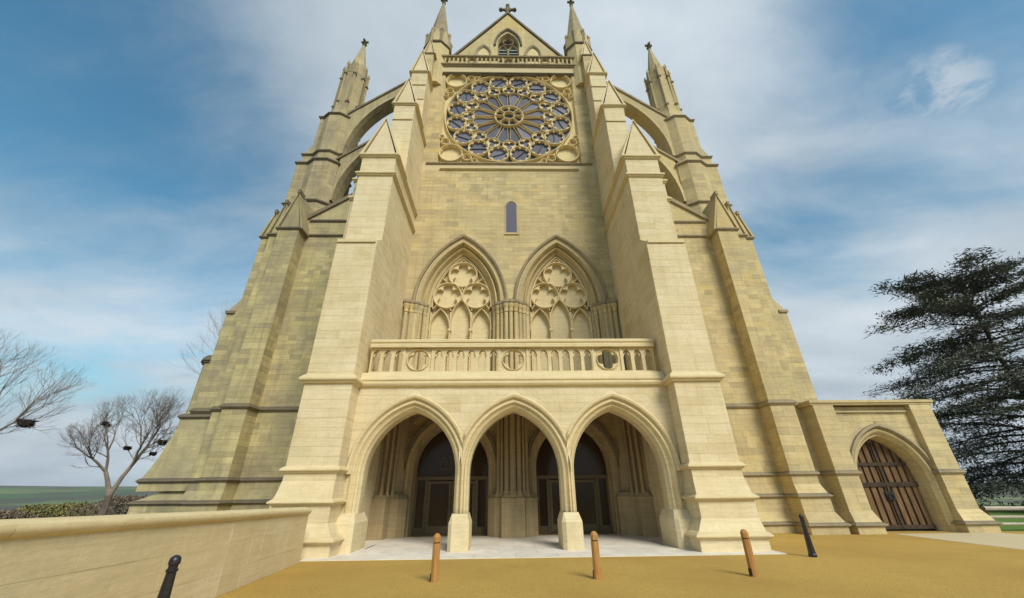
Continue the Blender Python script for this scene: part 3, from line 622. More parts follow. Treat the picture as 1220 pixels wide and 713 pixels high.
ho = MB(); arch_loft(ho, 0, [(1.12, 35.75, gy), (1.12, 35.75, gy-.12), (1.0, 35.55, gy-.14), (.96, 35.45, gy)], 33.6, 33.45); ho.build('hood_mould', 'trim', go)
ho = MB(); arch_loft(ho, 0, [(.96, 35.4, gy), (.88, 35.25, gy+.1), (.84, 35.15, gy+.12), (.8, 35.1, gy+.3)], 33.6, 30.0); ho.build('window_jamb', 'wall', go)
t = MB(); bar2d(t, [(0, 30.2), (0, 33.3)], .12, gy+.1, gy+.4)
for sx in (-1, 1): bar2d(t, [(sx*.42-.38, 30.2)]+arch_curve(sx*.42, .38, 33.0, 33.75, 6)+[(sx*.42+.38, 30.2)], .09, gy+.12, gy+.4)
bar2d(t, circ(0, 34.2, .42, 20), .1, gy+.1, gy+.4, True); foil(0, 34.2, .4, 4, gy+.16, gy+.34, t, 0, .6, 5); t.build('tracery', 'midtrim', go)
for sx in (-1, 1):
    for i in range(8):
        t = MB(); z = 30.4+i*.40; t.hexa([(sx*.42-.36, gy+.2, z), (sx*.42+.36, gy+.2, z), (sx*.42+.36, gy+.45, z+.22), (sx*.42-.36, gy+.45, z+.22), (sx*.42-.36, gy+.2, z+.05), (sx*.42+.36, gy+.2, z+.05), (sx*.42+.36, gy+.45, z+.27), (sx*.42-.36, gy+.45, z+.27)]); t.build('louvre_slat', 'louvre', go)
t = MB(); t.box(-.84, .84, gy+.5, gy+.58, 30.0, 33.6); t.poly_y(arch_curve(0, .84, 33.6, 35.15, 6)+[], gy+.5, gy+.58) if False else None; t.build('belfry_backing', 'glass', go)
for sx in (-1, 1):
    cxn = sx*1.95
    t = MB(); t.poly_y([(cxn-.42, 30.1)]+arch_curve(cxn, .42, 32.3, 33.1, 6)+[(cxn+.42, 30.1)], gy-.012, gy+.2); t.build('niche_panel', 'rose', go)
    t = MB(); arch_loft(t, cxn, [(.66, 33.5, gy), (.66, 33.5, gy-.12), (.56, 33.34, gy-.12), (.46, 33.18, gy-.02)], 32.3, 30.1, 6); t.build('niche_hood', 'midtrim', go)
    t = MB(); arch_loft(t, sx*3.5, [(.42, 31.75, gy), (.42, 31.75, gy-.1), (.33, 31.62, gy-.1), (.28, 31.5, gy-.01)], 31.0, 30.1, 6); t.build('niche_hood', 'midtrim', go)
# steep nave roof behind the gable
t = MB(); t.poly_y([(-5.0, 30.0), (5.0, 30.0), (0, 37.2)], gy+.6, 50); t.build('nave_roof', simple('lead_roof', (.16, .16, .15), (.22, .22, .21), 2), chapel)
t = MB(); t.box(-5.2, -4.6, 19.2, 50, 14, 30.0); t.box(4.6, 5.2, 19.2, 50, 14, 30.0); t.build('nave_wall', 'wall', chapel)
# --- porch front
PC, PZS, PY = 3.46, 2.15, 13.75
pm = MB()
arch_wall(pm, -5.5, 5.5, 2.15, 5.0, PY+.009, 14.68, [(0, 1.84, PZS, 4.52), (-PC, 1.84, PZS, 4.52), (PC, 1.84, PZS, 4.52)])
por = thing('porch', '', ''); del por['label'], por['category']; por.parent = chapel
pm.build('spandrel_wall', 'mortar', por)
ph_ = arch_half(2.02, PZS, 4.73)
face_blocks(CH, por, (-5.46, PY), (5.46, PY), 2.6, 4.93, 'new', .29, (.5, 1.0), holes=[(5.46, ph_), (5.46-PC, ph_), (5.46+PC, ph_)])
for c, cl, crr in ((-PC, None, 1.73), (0, 1.73, 1.73), (PC, 1.73, None)):
    a = MB(); (MB.box(a, *sorted((math.copysign(5.3, c), math.copysign(5.5, c))), PY+.08, PY+.9, 0, 3.2) if c else None); arch_loft(a, c, [(1.84, 4.52, PY+.03), (1.80, 4.47, PY), (1.74, 4.41, PY), (1.70, 4.37, PY+.1), (1.66, 4.32, PY+.13), (1.63, 4.29, PY+.07), (1.58, 4.24, PY+.1), (1.55, 4.20, PY+.2), (1.50, 4.15, PY+.26), (1.50, 4.15, PY+.72), (1.58, 4.24, PY+.86), (1.84, 4.5, PY+.94)], PZS, .9, 14, cl, crr, PY)
    ao = a.build('porch_arch', 'newtrim', por, smooth=True)
    a = MB(); arch_loft(a, c, [(2.0, 4.7, PY+.02), (2.0, 4.7, PY-.07), (1.95, 4.64, PY-.11), (1.89, 4.57, PY-.09), (1.84, 4.52, PY+.02)], PZS, PZS+.05, 14, 1.73 if cl else 1.98, 1.73 if crr else 1.98, PY+.015); a.build('hood_mould', 'newtrim', ao, smooth=True)
def plinth_plan(x, hw, y0, y1, ch): return [(x-hw, y1-ch), (x-hw, y0+ch), (x-hw+ch, y0), (x+hw-ch, y0), (x+hw, y0+ch), (x+hw, y1-ch), (x+hw-ch, y1), (x-hw+ch, y1)]
for s in (-1, 1):
    x = s*1.73; b = MB(); A_ = plinth_plan(x, .315, 13.50, 14.85, .11); B_ = plinth_plan(x, .235, 13.72, 14.66, .02)
    b.loft(A_, 0, A_, .74); b.loft(A_, .74, B_, 1.0, True); b.loft(B_, .99, B_, 1.0); pl = b.build('pillar_plinth', 'new', por)
    x = s*5.24; b = MB(); A_ = [(x-s*.38, 14.85), (x-s*.38, 13.55), (x-s*.28, 13.45), (x+s*.22, 13.45), (x+s*.22, 14.85)]; B_ = [(x-s*.27, 14.7), (x-s*.27, 13.78), (x-s*.24, 13.75), (x+s*.22, 13.75), (x+s*.22, 14.7)]
    b.loft(A_, 0, A_, .78); b.loft(A_, .78, B_, 1.04); b.build('jamb_plinth', 'new', por)
cor = MB(); sec = [(0, -.12), (.10, -.06), (.13, 0), (.13, .05), (.06, .10), (.10, .14), (.10, .19), (.02, .42), (-.3, .5), (-.6, .5), (-.6, -.12)]
cor.grid([[(xx, PY-o_, 5.04+z_) for o_, z_ in sec] for xx in (-5.44, 5.44)], cv=True); nn_ = len(sec); cor.face(tuple(range(nn_))); cor.face(tuple(range(2*nn_-1, nn_-1, -1))); cor.build('cornice', 'newtrim', por)
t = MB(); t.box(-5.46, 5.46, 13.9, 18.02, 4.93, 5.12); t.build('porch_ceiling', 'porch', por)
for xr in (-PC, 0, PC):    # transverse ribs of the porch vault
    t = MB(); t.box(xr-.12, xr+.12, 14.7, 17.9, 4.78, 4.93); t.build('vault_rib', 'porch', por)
# --- inner portal wall with two doorways
DC, DZ = 2.6, 2.5
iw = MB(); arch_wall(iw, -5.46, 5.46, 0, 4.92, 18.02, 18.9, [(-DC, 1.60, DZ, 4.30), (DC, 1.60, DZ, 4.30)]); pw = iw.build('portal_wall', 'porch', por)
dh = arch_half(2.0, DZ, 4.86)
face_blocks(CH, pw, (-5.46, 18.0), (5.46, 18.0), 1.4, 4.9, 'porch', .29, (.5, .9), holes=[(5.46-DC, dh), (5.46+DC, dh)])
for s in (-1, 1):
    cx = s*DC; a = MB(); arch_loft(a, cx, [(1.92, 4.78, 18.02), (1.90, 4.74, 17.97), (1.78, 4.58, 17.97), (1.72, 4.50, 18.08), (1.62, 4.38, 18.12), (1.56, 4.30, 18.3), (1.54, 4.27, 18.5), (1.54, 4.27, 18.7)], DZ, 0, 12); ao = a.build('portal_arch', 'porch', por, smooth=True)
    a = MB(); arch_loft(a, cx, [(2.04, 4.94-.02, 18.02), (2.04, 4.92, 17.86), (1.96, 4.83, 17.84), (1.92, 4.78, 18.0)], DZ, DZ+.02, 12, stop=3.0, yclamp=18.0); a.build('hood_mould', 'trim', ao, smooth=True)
    # door screen: frame, leaves, glass
    fy = 18.5; scn = MB(); scn.box(cx-1.55, cx+1.55, fy, fy+.12, 2.06, 2.2); scr = scn.build('door_screen', 'bronze', por)
    t = MB(); t.box(cx-1.55, cx+1.55, fy, fy+.12, 0, .06); t.build('threshold', 'bronze', scr)
    for dx, w_ in ((-1.5, .08), (-1.07, .12), (1.07, .12), (1.5, .08)):
        t = MB(); t.box(cx+dx-w_/2, cx+dx+w_/2, fy-.02, fy+.1, .06, 2.06); t.build('door_post', 'bronze', scr)
    t = MB(); t.poly_y([(cx-1.5, 2.2)]+arch_curve(cx, 1.52, DZ, 4.22, 8)+[(cx+1.5, 2.2)], fy+.05, fy+.08); t.build('fanlight_glass', 'dglass', scr)
    for x0, x1 in ((-1.46, -1.13), (1.13, 1.46)):
        t = MB(); t.box(cx+x0, cx+x1, fy+.05, fy+.07, .3, 2.04); t.build('side_glass', 'dglass', scr); t = MB(); t.box(cx+x0, cx+x1, fy+.03, fy+.09, .06, .3); t.build('kick_panel', 'bronze', scr)
    for sd_ in (-1, 1):
        x0, x1 = sorted((cx+sd_*.01, cx+sd_*1.0)); t = MB(); t.box(x0, x0+.1, fy, fy+.06, .08, 2.02); t.box(x1-.1, x1, fy, fy+.06, .08, 2.02); t.box(x0+.1, x1-.1, fy, fy+.06, .08, .34); t.box(x0+.1, x1-.1, fy, fy+.06, 1.92, 2.02); t.build('door_leaf', 'bronze', scr)
        t = MB(); t.box(x0+.1, x1-.1, fy+.02, fy+.035, .34, 1.92); t.build('door_glass', 'dglass', scr)
        t = MB(); t.tube((cx+sd_*.09, fy-.06, .85), (cx+sd_*.09, fy-.06, 1.45), .018, .018, 8); t.build('pull_handle', 'bronze', scr)
    for dx in (-.5, .35):    # framed panes in the fanlight
        t = MB(); z0 = 2.5
        for a_, b_ in ((0, 0), (.44, 0), (.22, 0)): t.box(cx+dx+a_-.015, cx+dx+a_+.015, fy+.02, fy+.06, z0, z0+.44)
        t.box(cx+dx-.01, cx+dx+.45, fy+.02, fy+.06, z0-.03, z0); t.box(cx+dx-.01, cx+dx+.45, fy+.02, fy+.06, z0+.44, z0+.47)
        if dx < 0: t.build('fanlight_frame', 'bronze', scr)
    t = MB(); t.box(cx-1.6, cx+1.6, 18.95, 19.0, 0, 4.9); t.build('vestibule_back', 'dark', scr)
# clustered piers of the portal
def cluster(nm, base, shafts):
    b = MB(); top = offset(base, -.09); b.loft(base, 0, base, 1.30); b.loft(offset(base, .03), 1.30, offset(base, .03), 1.36); b.loft(base, 1.36, top, 1.52); 
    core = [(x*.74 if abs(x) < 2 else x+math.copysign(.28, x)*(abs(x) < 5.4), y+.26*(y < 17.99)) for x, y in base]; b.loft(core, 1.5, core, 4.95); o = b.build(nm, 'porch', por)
    for x, y, r in shafts:
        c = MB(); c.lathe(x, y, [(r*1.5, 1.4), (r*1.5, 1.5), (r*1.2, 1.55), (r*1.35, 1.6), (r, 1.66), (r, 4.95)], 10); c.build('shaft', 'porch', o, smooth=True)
    return o
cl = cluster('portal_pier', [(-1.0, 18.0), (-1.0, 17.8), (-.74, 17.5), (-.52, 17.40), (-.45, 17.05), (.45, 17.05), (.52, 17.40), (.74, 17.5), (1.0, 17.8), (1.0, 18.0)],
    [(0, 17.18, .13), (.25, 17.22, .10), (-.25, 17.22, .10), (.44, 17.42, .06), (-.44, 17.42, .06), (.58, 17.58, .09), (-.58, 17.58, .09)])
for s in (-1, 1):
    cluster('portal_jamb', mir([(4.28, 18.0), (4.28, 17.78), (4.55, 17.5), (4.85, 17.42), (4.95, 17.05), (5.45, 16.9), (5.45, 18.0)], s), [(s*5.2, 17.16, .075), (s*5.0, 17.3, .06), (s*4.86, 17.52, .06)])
# --- aisle walls, aisle buttresses, flyers, pinnacled towers (mirrored)
for s in (-1, 1):
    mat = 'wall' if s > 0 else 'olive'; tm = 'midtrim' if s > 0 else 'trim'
    A = lambda p: mir(p, s)
    aw = MB(); ao = thing('aisle_front', '', ''); del ao['label'], ao['category']; ao.parent = chapel
    W1 = [(7.0, 18.0), (11.5, 18.0), (11.5, 18.8), (7.0, 18.8)]; W2 = [(7.0, 17.85), (11.5, 17.85), (11.5, 18.8), (7.0, 18.8)]; W3 = [(7.0, 17.7), (11.5, 17.7), (11.5, 18.8), (7.0, 18.8)]
    B1 = [(11.37, 18.8), (11.37, 17.2), (12.45, 17.2), (12.45, 18.8)]; B2 = [(11.33, 18.8), (11.33, 17.02), (12.55, 17.02), (12.55, 18.8)]; B3 = [(11.28, 18.8), (11.28, 16.85), (12.75, 16.85), (12.75, 18.8)]
    C1 = [(12.44, 19.5), (12.44, 17.78), (13.25, 17.78), (13.25, 19.5)]; C2 = [(12.5, 19.5), (12.5, 17.6), (13.32, 17.6), (13.32, 19.5)]; C3 = [(12.5, 19.5), (12.5, 17.4), (13.4, 17.4), (13.4, 19.5)]
    D0 = [(13.24, 20), (13.24, 18.3), (14.0, 18.3), (14.0, 20)]; D1 = [(13.24, 20), (13.24, 18.2), (14.42, 18.2), (14.42, 20)]
    if s > 0: D2 = [(13.3, 20), (13.3, 18.05), (14.5, 18.05), (14.5, 20)]; D3 = [(13.3, 20), (13.3, 17.9), (14.6, 17.9), (14.6, 20)]
    else: D2 = [(13.3, 20), (13.3, 18.05), (15.5, 18.05), (15.5, 20)]; D3 = [(13.3, 20), (13.3, 17.9), (15.85, 17.9), (15.85, 20)]
    sk = (1, 2) if s > 0 else (0, 1)
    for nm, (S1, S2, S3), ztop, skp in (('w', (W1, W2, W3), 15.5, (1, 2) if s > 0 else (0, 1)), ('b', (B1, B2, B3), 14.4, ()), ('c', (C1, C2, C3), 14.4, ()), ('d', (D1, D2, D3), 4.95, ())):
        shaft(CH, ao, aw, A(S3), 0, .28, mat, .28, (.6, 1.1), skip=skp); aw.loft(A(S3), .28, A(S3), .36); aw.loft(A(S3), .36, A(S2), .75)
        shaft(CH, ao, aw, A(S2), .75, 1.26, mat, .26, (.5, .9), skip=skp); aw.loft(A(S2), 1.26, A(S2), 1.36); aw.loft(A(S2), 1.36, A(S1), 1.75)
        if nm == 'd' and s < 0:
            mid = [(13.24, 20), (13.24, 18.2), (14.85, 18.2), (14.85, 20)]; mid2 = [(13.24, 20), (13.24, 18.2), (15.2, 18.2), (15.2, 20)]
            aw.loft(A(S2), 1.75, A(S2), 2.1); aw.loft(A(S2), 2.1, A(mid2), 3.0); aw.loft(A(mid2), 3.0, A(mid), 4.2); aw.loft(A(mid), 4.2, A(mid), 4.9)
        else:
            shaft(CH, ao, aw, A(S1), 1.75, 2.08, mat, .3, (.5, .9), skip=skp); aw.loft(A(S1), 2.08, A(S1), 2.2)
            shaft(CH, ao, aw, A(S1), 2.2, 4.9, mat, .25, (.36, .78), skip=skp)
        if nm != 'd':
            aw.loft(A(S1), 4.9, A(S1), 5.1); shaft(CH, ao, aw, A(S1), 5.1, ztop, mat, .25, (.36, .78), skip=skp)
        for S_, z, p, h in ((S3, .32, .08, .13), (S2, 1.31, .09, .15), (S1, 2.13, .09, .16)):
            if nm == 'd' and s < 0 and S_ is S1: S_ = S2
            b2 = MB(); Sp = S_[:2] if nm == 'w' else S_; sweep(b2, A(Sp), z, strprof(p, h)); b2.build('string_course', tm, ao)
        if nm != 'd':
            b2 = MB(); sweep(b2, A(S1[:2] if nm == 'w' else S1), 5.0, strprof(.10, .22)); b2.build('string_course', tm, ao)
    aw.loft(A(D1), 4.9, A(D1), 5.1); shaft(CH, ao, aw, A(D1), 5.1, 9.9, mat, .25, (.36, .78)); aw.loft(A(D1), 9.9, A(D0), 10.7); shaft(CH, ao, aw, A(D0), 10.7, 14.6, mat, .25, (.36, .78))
    b2 = MB(); sweep(b2, A(D1), 5.0, strprof(.10, .22)); b2.build('string_course', tm, ao)
    b2 = MB(); b2.box(*sorted((s*14.0, s*14.47)), 18.12, 18.3, 9.82, 9.96); b2.build('weathering_ledge', tm, ao)
    if s < 0:
        b2 = MB(); sweep(b2, A([(13.24, 20), (13.24, 18.2), (14.85, 18.2), (14.85, 20)]), 4.75, strprof(.1, .2)); b2.build('string_course', tm, ao)
        LW = [(14.3, 21.5), (14.3, 19.6), (15.75, 19.6), (16.1, 20.0), (16.1, 21.5)]
        shaft(CH, ao, aw, A(LW), 0, 7.8, mat, .25, (.36, .78)); b2 = MB(); sweep(b2, A(LW), 7.85, strprof(.14, .34)); b2.build('string_course', tm, ao)
    # gabled caps of the aisle buttresses
    for (x0, x1, y0, y1, ze, za) in ((11.37, 12.45, 17.2, 19.6, 14.4, 16.85), (12.46, 13.25, 17.78, 19.6, 14.4, 16.6), (13.26, 14.0, 18.3, 19.6, 14.6, 16.3)):
        a, b = sorted((s*x0, s*x1)); b2 = MB(); gabled_cap(b2, a, b, y0, y1, ze, za); b2.build('gabled_cap', mat, ao)
        b2 = MB(); xm = (a+b)/2; b2.box(xm-.07, xm+.07, y0-.1, y0+.5, za-.05, za+.2); b2.build('apex_stone', tm, ao)
        pl_ = [(x0, y1), (x0, y0), (x1, y0), (x1, y1)]
        b2 = MB(); sweep(b2, A(pl_), ze, strprof(.11, .22)); b2.build('string_course', tm, ao)
    # raking half gable of the aisle roof with strings
    aw.poly_y([(s*7.0, 15.5), (s*11.6, 15.5), (s*11.6, 15.55), (s*7.0, 19.0)], 18.02, 18.8)
    b2 = MB(); b2.poly_y([(s*7.0, 18.95), (s*11.75, 15.42), (s*11.75, 15.68), (s*7.0, 19.25)], 17.9, 18.9); b2.build('raking_coping', tm, ao)
    for z in (14.5, 15.5): b2 = MB(); sweep(b2, A([(7.0, 18.0), (11.37, 18.0)]), z, strprof(.10, .20)); b2.build('string_course', tm, ao)
    aw.build('wall_core', [mat, 'mortar_wall' if s > 0 else 'mortar_old'], ao)
    b2 = MB(); b2.box(*sorted((s*7.0, s*14.0)), 18.85, 50, 0, 15.2); b2.build('aisle_side', mat, ao)
    # pinnacled tower carrying the flyers
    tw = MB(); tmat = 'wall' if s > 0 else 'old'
    to = thing('pinnacle_tower', '', ''); del to['label'], to['category']; to.parent = chapel
    G1 = [(11.45, 21.4), (11.45, 19.36), (11.95, 19.0), (12.68, 19.0), (13.2, 19.36), (13.88, 19.36), (13.88, 21.4)]
    G0 = [(11.45, 21.4), (11.45, 19.36), (11.95, 19.0), (12.68, 19.0), (13.2, 19.36), (13.45, 19.36), (13.45, 21.4)]
    G2 = [(11.32, 21.4), (11.32, 19.24), (11.88, 18.85), (12.72, 18.85), (13.28, 19.22), (14.02, 19.22), (14.02, 21.4)]
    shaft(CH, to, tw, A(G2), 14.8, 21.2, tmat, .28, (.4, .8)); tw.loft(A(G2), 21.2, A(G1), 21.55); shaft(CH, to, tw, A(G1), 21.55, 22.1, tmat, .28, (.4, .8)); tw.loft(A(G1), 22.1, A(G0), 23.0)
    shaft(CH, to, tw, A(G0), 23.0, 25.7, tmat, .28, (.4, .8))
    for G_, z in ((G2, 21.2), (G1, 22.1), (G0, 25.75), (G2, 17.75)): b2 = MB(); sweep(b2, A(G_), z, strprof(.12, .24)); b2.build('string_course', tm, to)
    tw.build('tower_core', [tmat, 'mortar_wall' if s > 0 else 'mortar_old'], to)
    cx, cy = s*12.32, 20.35; ph = math.pi/8
    b2 = MB(); b2.lathe(cx, cy, [(1.25, 25.8), (1.02, 26.8), (.97, 27.2), (.84, 31.6)], 8, ph); b2.build('octagon_stage', tmat, to)
    b2 = MB(); b2.lathe(cx, cy, [(.80, 31.5), (.76, 31.9), (.44, 33.9), (.11, 35.9), (.08, 36.0)], 8, ph); b2.build('spire', tmat, to)
    b2 = MB(); b2.lathe(cx, cy, [(.07, 35.9), (.17, 36.0), (.06, 36.1), (.06, 36.7), (.02, 36.85)], 8); b2.box(cx-.3, cx+.3, cy-.07, cy+.07, 36.38, 36.54); b2.box(cx-.07, cx+.07, cy-.3, cy+.3, 36.39, 36.53); b2.build('finial', 'trim', to)
    for k in range(8):
        a = k*math.pi/4+ph; x, y = cx+.93*math.cos(a), cy+.93*math.sin(a)
        b2 = MB(); b2.lathe(x, y, [(.10, 26.4), (.085, 32.0), (.12, 32.05), (.12, 32.15), (.02, 32.6)], 4, a); b2.build('pinnacle', tmat, to)
        for z in (27.6, 30.9): b3 = MB(); b3.box(x-.12, x+.12, y-.12, y+.12, z, z+.13); b3.build('crocket', 'trim', to)
        a2 = a+math.pi/8; b5 = MB(); nx, ny = math.cos(a2), math.sin(a2); tx, ty = -ny, nx
        pts = [(-.3, 31.3), (.3, 31.3), (.3, 31.9), (0, 32.9), (-.3, 31.9)]
        b5.v = [(cx+nx*.80+tx*u*.9, cy+ny*.80+ty*u*.9, z) for u, z in pts]+[(cx+nx*.4+tx*u*.6, cy+ny*.4+ty*u*.6, z) for u, z in pts]; b5.f = [(0, 1, 2, 3, 4), (9, 8, 7, 6, 5)]+[(i, (i+1) % 5, 5+(i+1) % 5, 5+i) for i in range(5)]; b5.mi = [0]*7
        b5.build('gablet', tmat, to)
    # flying buttresses
    for (c0, z0, R_, xend, thick_top, sl_, x_o, zt0) in ((4.0, 22.0, 7.34, 11.34, 1.2, .94, 11.5, 26.1), (4.3, 18.0, 7.0, 11.3, 1.0, .88, 11.5, 21.6)):
        und = []; n = 14
        a_end = math.acos((6.4-c0)/R_)
        for i in range(n+1): a = a_end*i/n; und.append((c0+R_*math.cos(a), z0+R_*math.sin(a)))
        topz = lambda x: zt0+(x_o-x)*sl_ - .035*(x_o-x)*(x-6.4)*0
        fl = MB(); rowA = [(s*x, z) for x, z in und]; rowB = [(s*max(x, x), max(topz(x), z+.5)) for x, z in und]
        # body: grid between the curved underside and the raking top
        for i in range(n):
            (xa, za), (xb, zb) = und[i], und[i+1]; ta, tb_ = max(topz(xa), za+.4), max(topz(xb), zb+.4)
            P = [(xa, za), (xb, zb), (xb, tb_), (xa, ta)]
            fl.v += [(s*x, 19.35, z) for x, z in P]+[(s*x, 20.15, z) for x, z in P]; b = len(fl.v)-8
            for q in ((0, 1, 2, 3), (7, 6, 5, 4), (0, 4, 5, 1), (3, 2, 6, 7)): fl.face(tuple(b+j for j in q))
        x0 = und[0][0]; fl.box(*sorted((s*(x0), s*11.6)), 19.35, 20.15, z0-1.0, topz(x0)-.05)
        fo = fl.build('flying_buttress', tmat, chapel, merge=True)
        b2 = MB(); bar2d(b2, [(s*x*1.0, z+.13) for x, z in und], .28, 19.24, 20.26, False, .6); b2.build('arch_moulding', tmat, fo)
        b2 = MB(); b2.v = []; pts = [(6.4, topz(6.4)), (11.6, topz(11.6)), (11.6, topz(11.6)+.2), (6.4, topz(6.4)+.2)]; b2.poly_y([(s*x, z) for x, z in pts], 19.25, 20.25); b2.build('coping', tm, fo)
flush_blocks(CH, chapel, 'stone_block')
# ================================================================== SIDE PORCH with oak door (right)
an = thing('side_porch', 'low limestone side porch with pointed arch and heavy oak plank door beside the chapel', 'porch building', (15.8, 17, 0)); an.location = (0, 0, 0)
AN = 'side_porch'
am = MB(); AY = 17.25; AC, AZS = 15.75, 1.85
arch_wall(am, 13.6, 18.0, 0, 4.8, AY+.02, 18.9, [(AC, 1.60, AZS, 3.86)])
ah = arch_half(1.80, AZS, 4.0)
face_blocks(AN, an, (13.6, AY), (18.0, AY), 2.15, 4.75, 'wall', .28, (.45, .8), holes=[(AC-13.6, ah)])
face_blocks(AN, an, (13.6, AY), (18.0, AY), .3, 2.1, 'wall', .28, (.45, .8), holes=[(AC-13.6, ah)])
E1 = [(13.12, 18.9), (13.12, 17.0), (14.02, 17.0), (14.02, 17.4)]; E2 = [(13.05, 18.9), (13.05, 16.8), (14.12, 16.8), (14.12, 17.4)]
H1 = [(17.4, 17.4), (17.4, 17.0), (18.35, 17.0), (18.35, 18.9)]; H2 = [(17.35, 17.4), (17.35, 16.85), (18.62, 16.85), (18.62, 18.9)]
for a, b in ((E1, E2), (H1, H2)):
    shaft(AN, an, am, b, 0, .26, 'wall', .26, (.6, 1)); am.loft(b, .26, b, .36); am.loft(b, .36, a, .8); shaft(AN, an, am, a, .8, 2.08, 'wall', .28, (.45, .8)); am.loft(a, 2.08, a, 2.18)
    shaft(AN, an, am, a, 2.18, 4.85, 'wall', .28, (.45, .8))
    b2 = MB(); sweep(b2, b, .31, strprof(.09, .14)); b2.build('string_course', 'midtrim', an); b2 = MB(); sweep(b2, a, 2.13, strprof(.09, .18)); b2.build('string_course', 'midtrim', an)
am.build('wall_core', ['wall', 'mortar_wall'], an)
b2 = MB(); b2.box(13.0, 18.5, 16.98, 19.0, 4.85, 4.93); b2.box(12.98, 18.5, 16.93, 19.0, 4.93, 5.04); b2.build('coping', 'wall', an)
b2 = MB(); b2.box(13.9, 17.5, 17.17, 17.3, 4.55, 4.62); b2.build('string_course', 'wall', an)
a = MB(); arch_loft(a, AC, [(1.66, 3.90, AY+.02), (1.62, 3.85, AY-.03), (1.55, 3.77, AY-.01), (1.50, 3.70, AY+.1), (1.46, 3.66, AY+.16), (1.42, 3.60, AY+.12), (1.40, 3.58, AY+.24), (1.37, 3.55, AY+.32), (1.36, 3.53, AY+.7)], AZS, 0, 14); a.build('door_arch', 'wall', an, smooth=True)
a = MB(); arch_loft(a, AC, [(1.82, 4.08, AY+.02), (1.82, 4.08, AY-.12), (1.72, 3.97, AY-.14), (1.66, 3.9, AY+.0)], AZS, 2.2, 14); a.build('hood_mould', 'midtrim', an, smooth=True)
dm = MB(); dm.poly_y([(AC-1.4, 0.02)]+arch_curve(AC, 1.4, AZS, 3.58, 10)+[(AC+1.4, .02)], AY+.66, AY+.72); dr = dm.build('oak_door', 'oakrail', an)
dhf = arch_half(1.35, AZS, 3.52); nb = 9
for k in range(nb):
    x0 = AC-1.34+2.68*k/nb; x1 = x0+2.68/nb
    def zt(x):
        d = abs(x-AC); h = 3.52-AZS; Rr = (h*h+1.35**2)/2.7; return AZS+math.sqrt(max(0, Rr*Rr-(d+Rr-1.35)**2))
    a_, b_ = x0+.05, x1-.05; b2 = MB(); b2.hexa([(a_, AY+.6, .1), (b_, AY+.6, .1), (b_, AY+.665, .1), (a_, AY+.665, .1), (a_, AY+.6, zt(a_)-.03), (b_, AY+.6, zt(b_)-.03), (b_, AY+.665, zt(b_)-.03), (a_, AY+.665, zt(a_)-.03)]); b2.build('door_plank', 'oak', dr)
for z, h in ((.08, .14), (1.62, .16), (2.42, .13)):
    b2 = MB(); hw = dhf(z+h)-.02; b2.box(AC-hw, AC+hw, AY+.55, AY+.62, z, z+h); b2.build('door_rail', 'oakrail', dr)
b2 = MB(); b2.box(AC-.05, AC+.05, AY+.54, AY+.62, .1, 3.35); b2.build('door_stile', 'oakrail', dr)
b2 = MB(); bar2d(b2, circ(AC-.06, 1.22, .11, 14), .03, AY+.49, AY+.53, True); b2.box(AC-.22, AC+.14, AY+.53, AY+.56, 1.1, 1.45); b2.build('ring_handle', 'iron', dr)
flush_blocks(AN, an, 'stone_block')
# ================================================================== BOUNDARY WALL (left)
bw = thing('boundary_wall', 'low pale ashlar boundary wall with rounded coping running up to the porch', 'wall')
WP = [(-5.02, .5), (-5.2, 4.5), (-5.36, 8.4), (-5.66, 12.15)]
wtop = lambda y: 1.30-(y-4.5)/7.6*.13 if y > 4.5 else 1.30
bm_ = MB(); back = [(x-.42, y) for x, y in WP]
for i in range(3):
    (x0, y0), (x1, y1) = WP[i], WP[i+1]; z0, z1 = wtop(y0)-.05, wtop(y1)-.05
    bm_.hexa([(x0-.004, y0, 0), (x1-.004, y1, 0), (x1-.42, y1, 0), (x0-.42, y0, 0), (x0-.004, y0, z0), (x1-.004, y1, z1), (x1-.42, y1, z1), (x0-.42, y0, z0)])
    face_blocks('bw', bw, WP[i], WP[i+1], 0.0, 1.0, 'wallnew', .33, (.55, 1.15), zf=lambda u, z, y0=y0, y1=y1, x0=x0, x1=x1: z*(wtop(y0+(y1-y0)*u/math.hypot(x1-x0, y1-y0))-.05), gap=.005)
face_blocks('bw', bw, WP[3], back[3], 0, 1.07, 'wallnew', .36, (.5, 1))
bm_.build('wall_core', 'mortar', bw)
sec = [(.0, -.075), (.03, -.06), (.055, -.02), (.065, .02), (.05, .055), (.0, .08), (-.2, .10), (-.42, .08), (-.48, .03), (-.46, -.03), (-.40, -.075)]
for i in range(3):
    (x0, y0), (x1, y1) = WP[i], WP[i+1]; nst = max(1, round((y1-y0)/1.5))
    for k in range(nst):
        rows = []
        for f_ in (k/nst+.001, (k+1)/nst-.001):
            x, y = x0+(x1-x0)*f_, y0+(y1-y0)*f_; rows.append([(x+o_, y, wtop(y)+dz) for o_, dz in sec])
        c = MB(); c.grid(rows, cv=True); nn_ = len(sec); c.face(tuple(range(nn_))); c.face(tuple(range(2*nn_-1, nn_-1, -1))); c.build('coping_stone', 'newtrim', bw, smooth=True)
flush_blocks('bw', bw, 'stone_block')
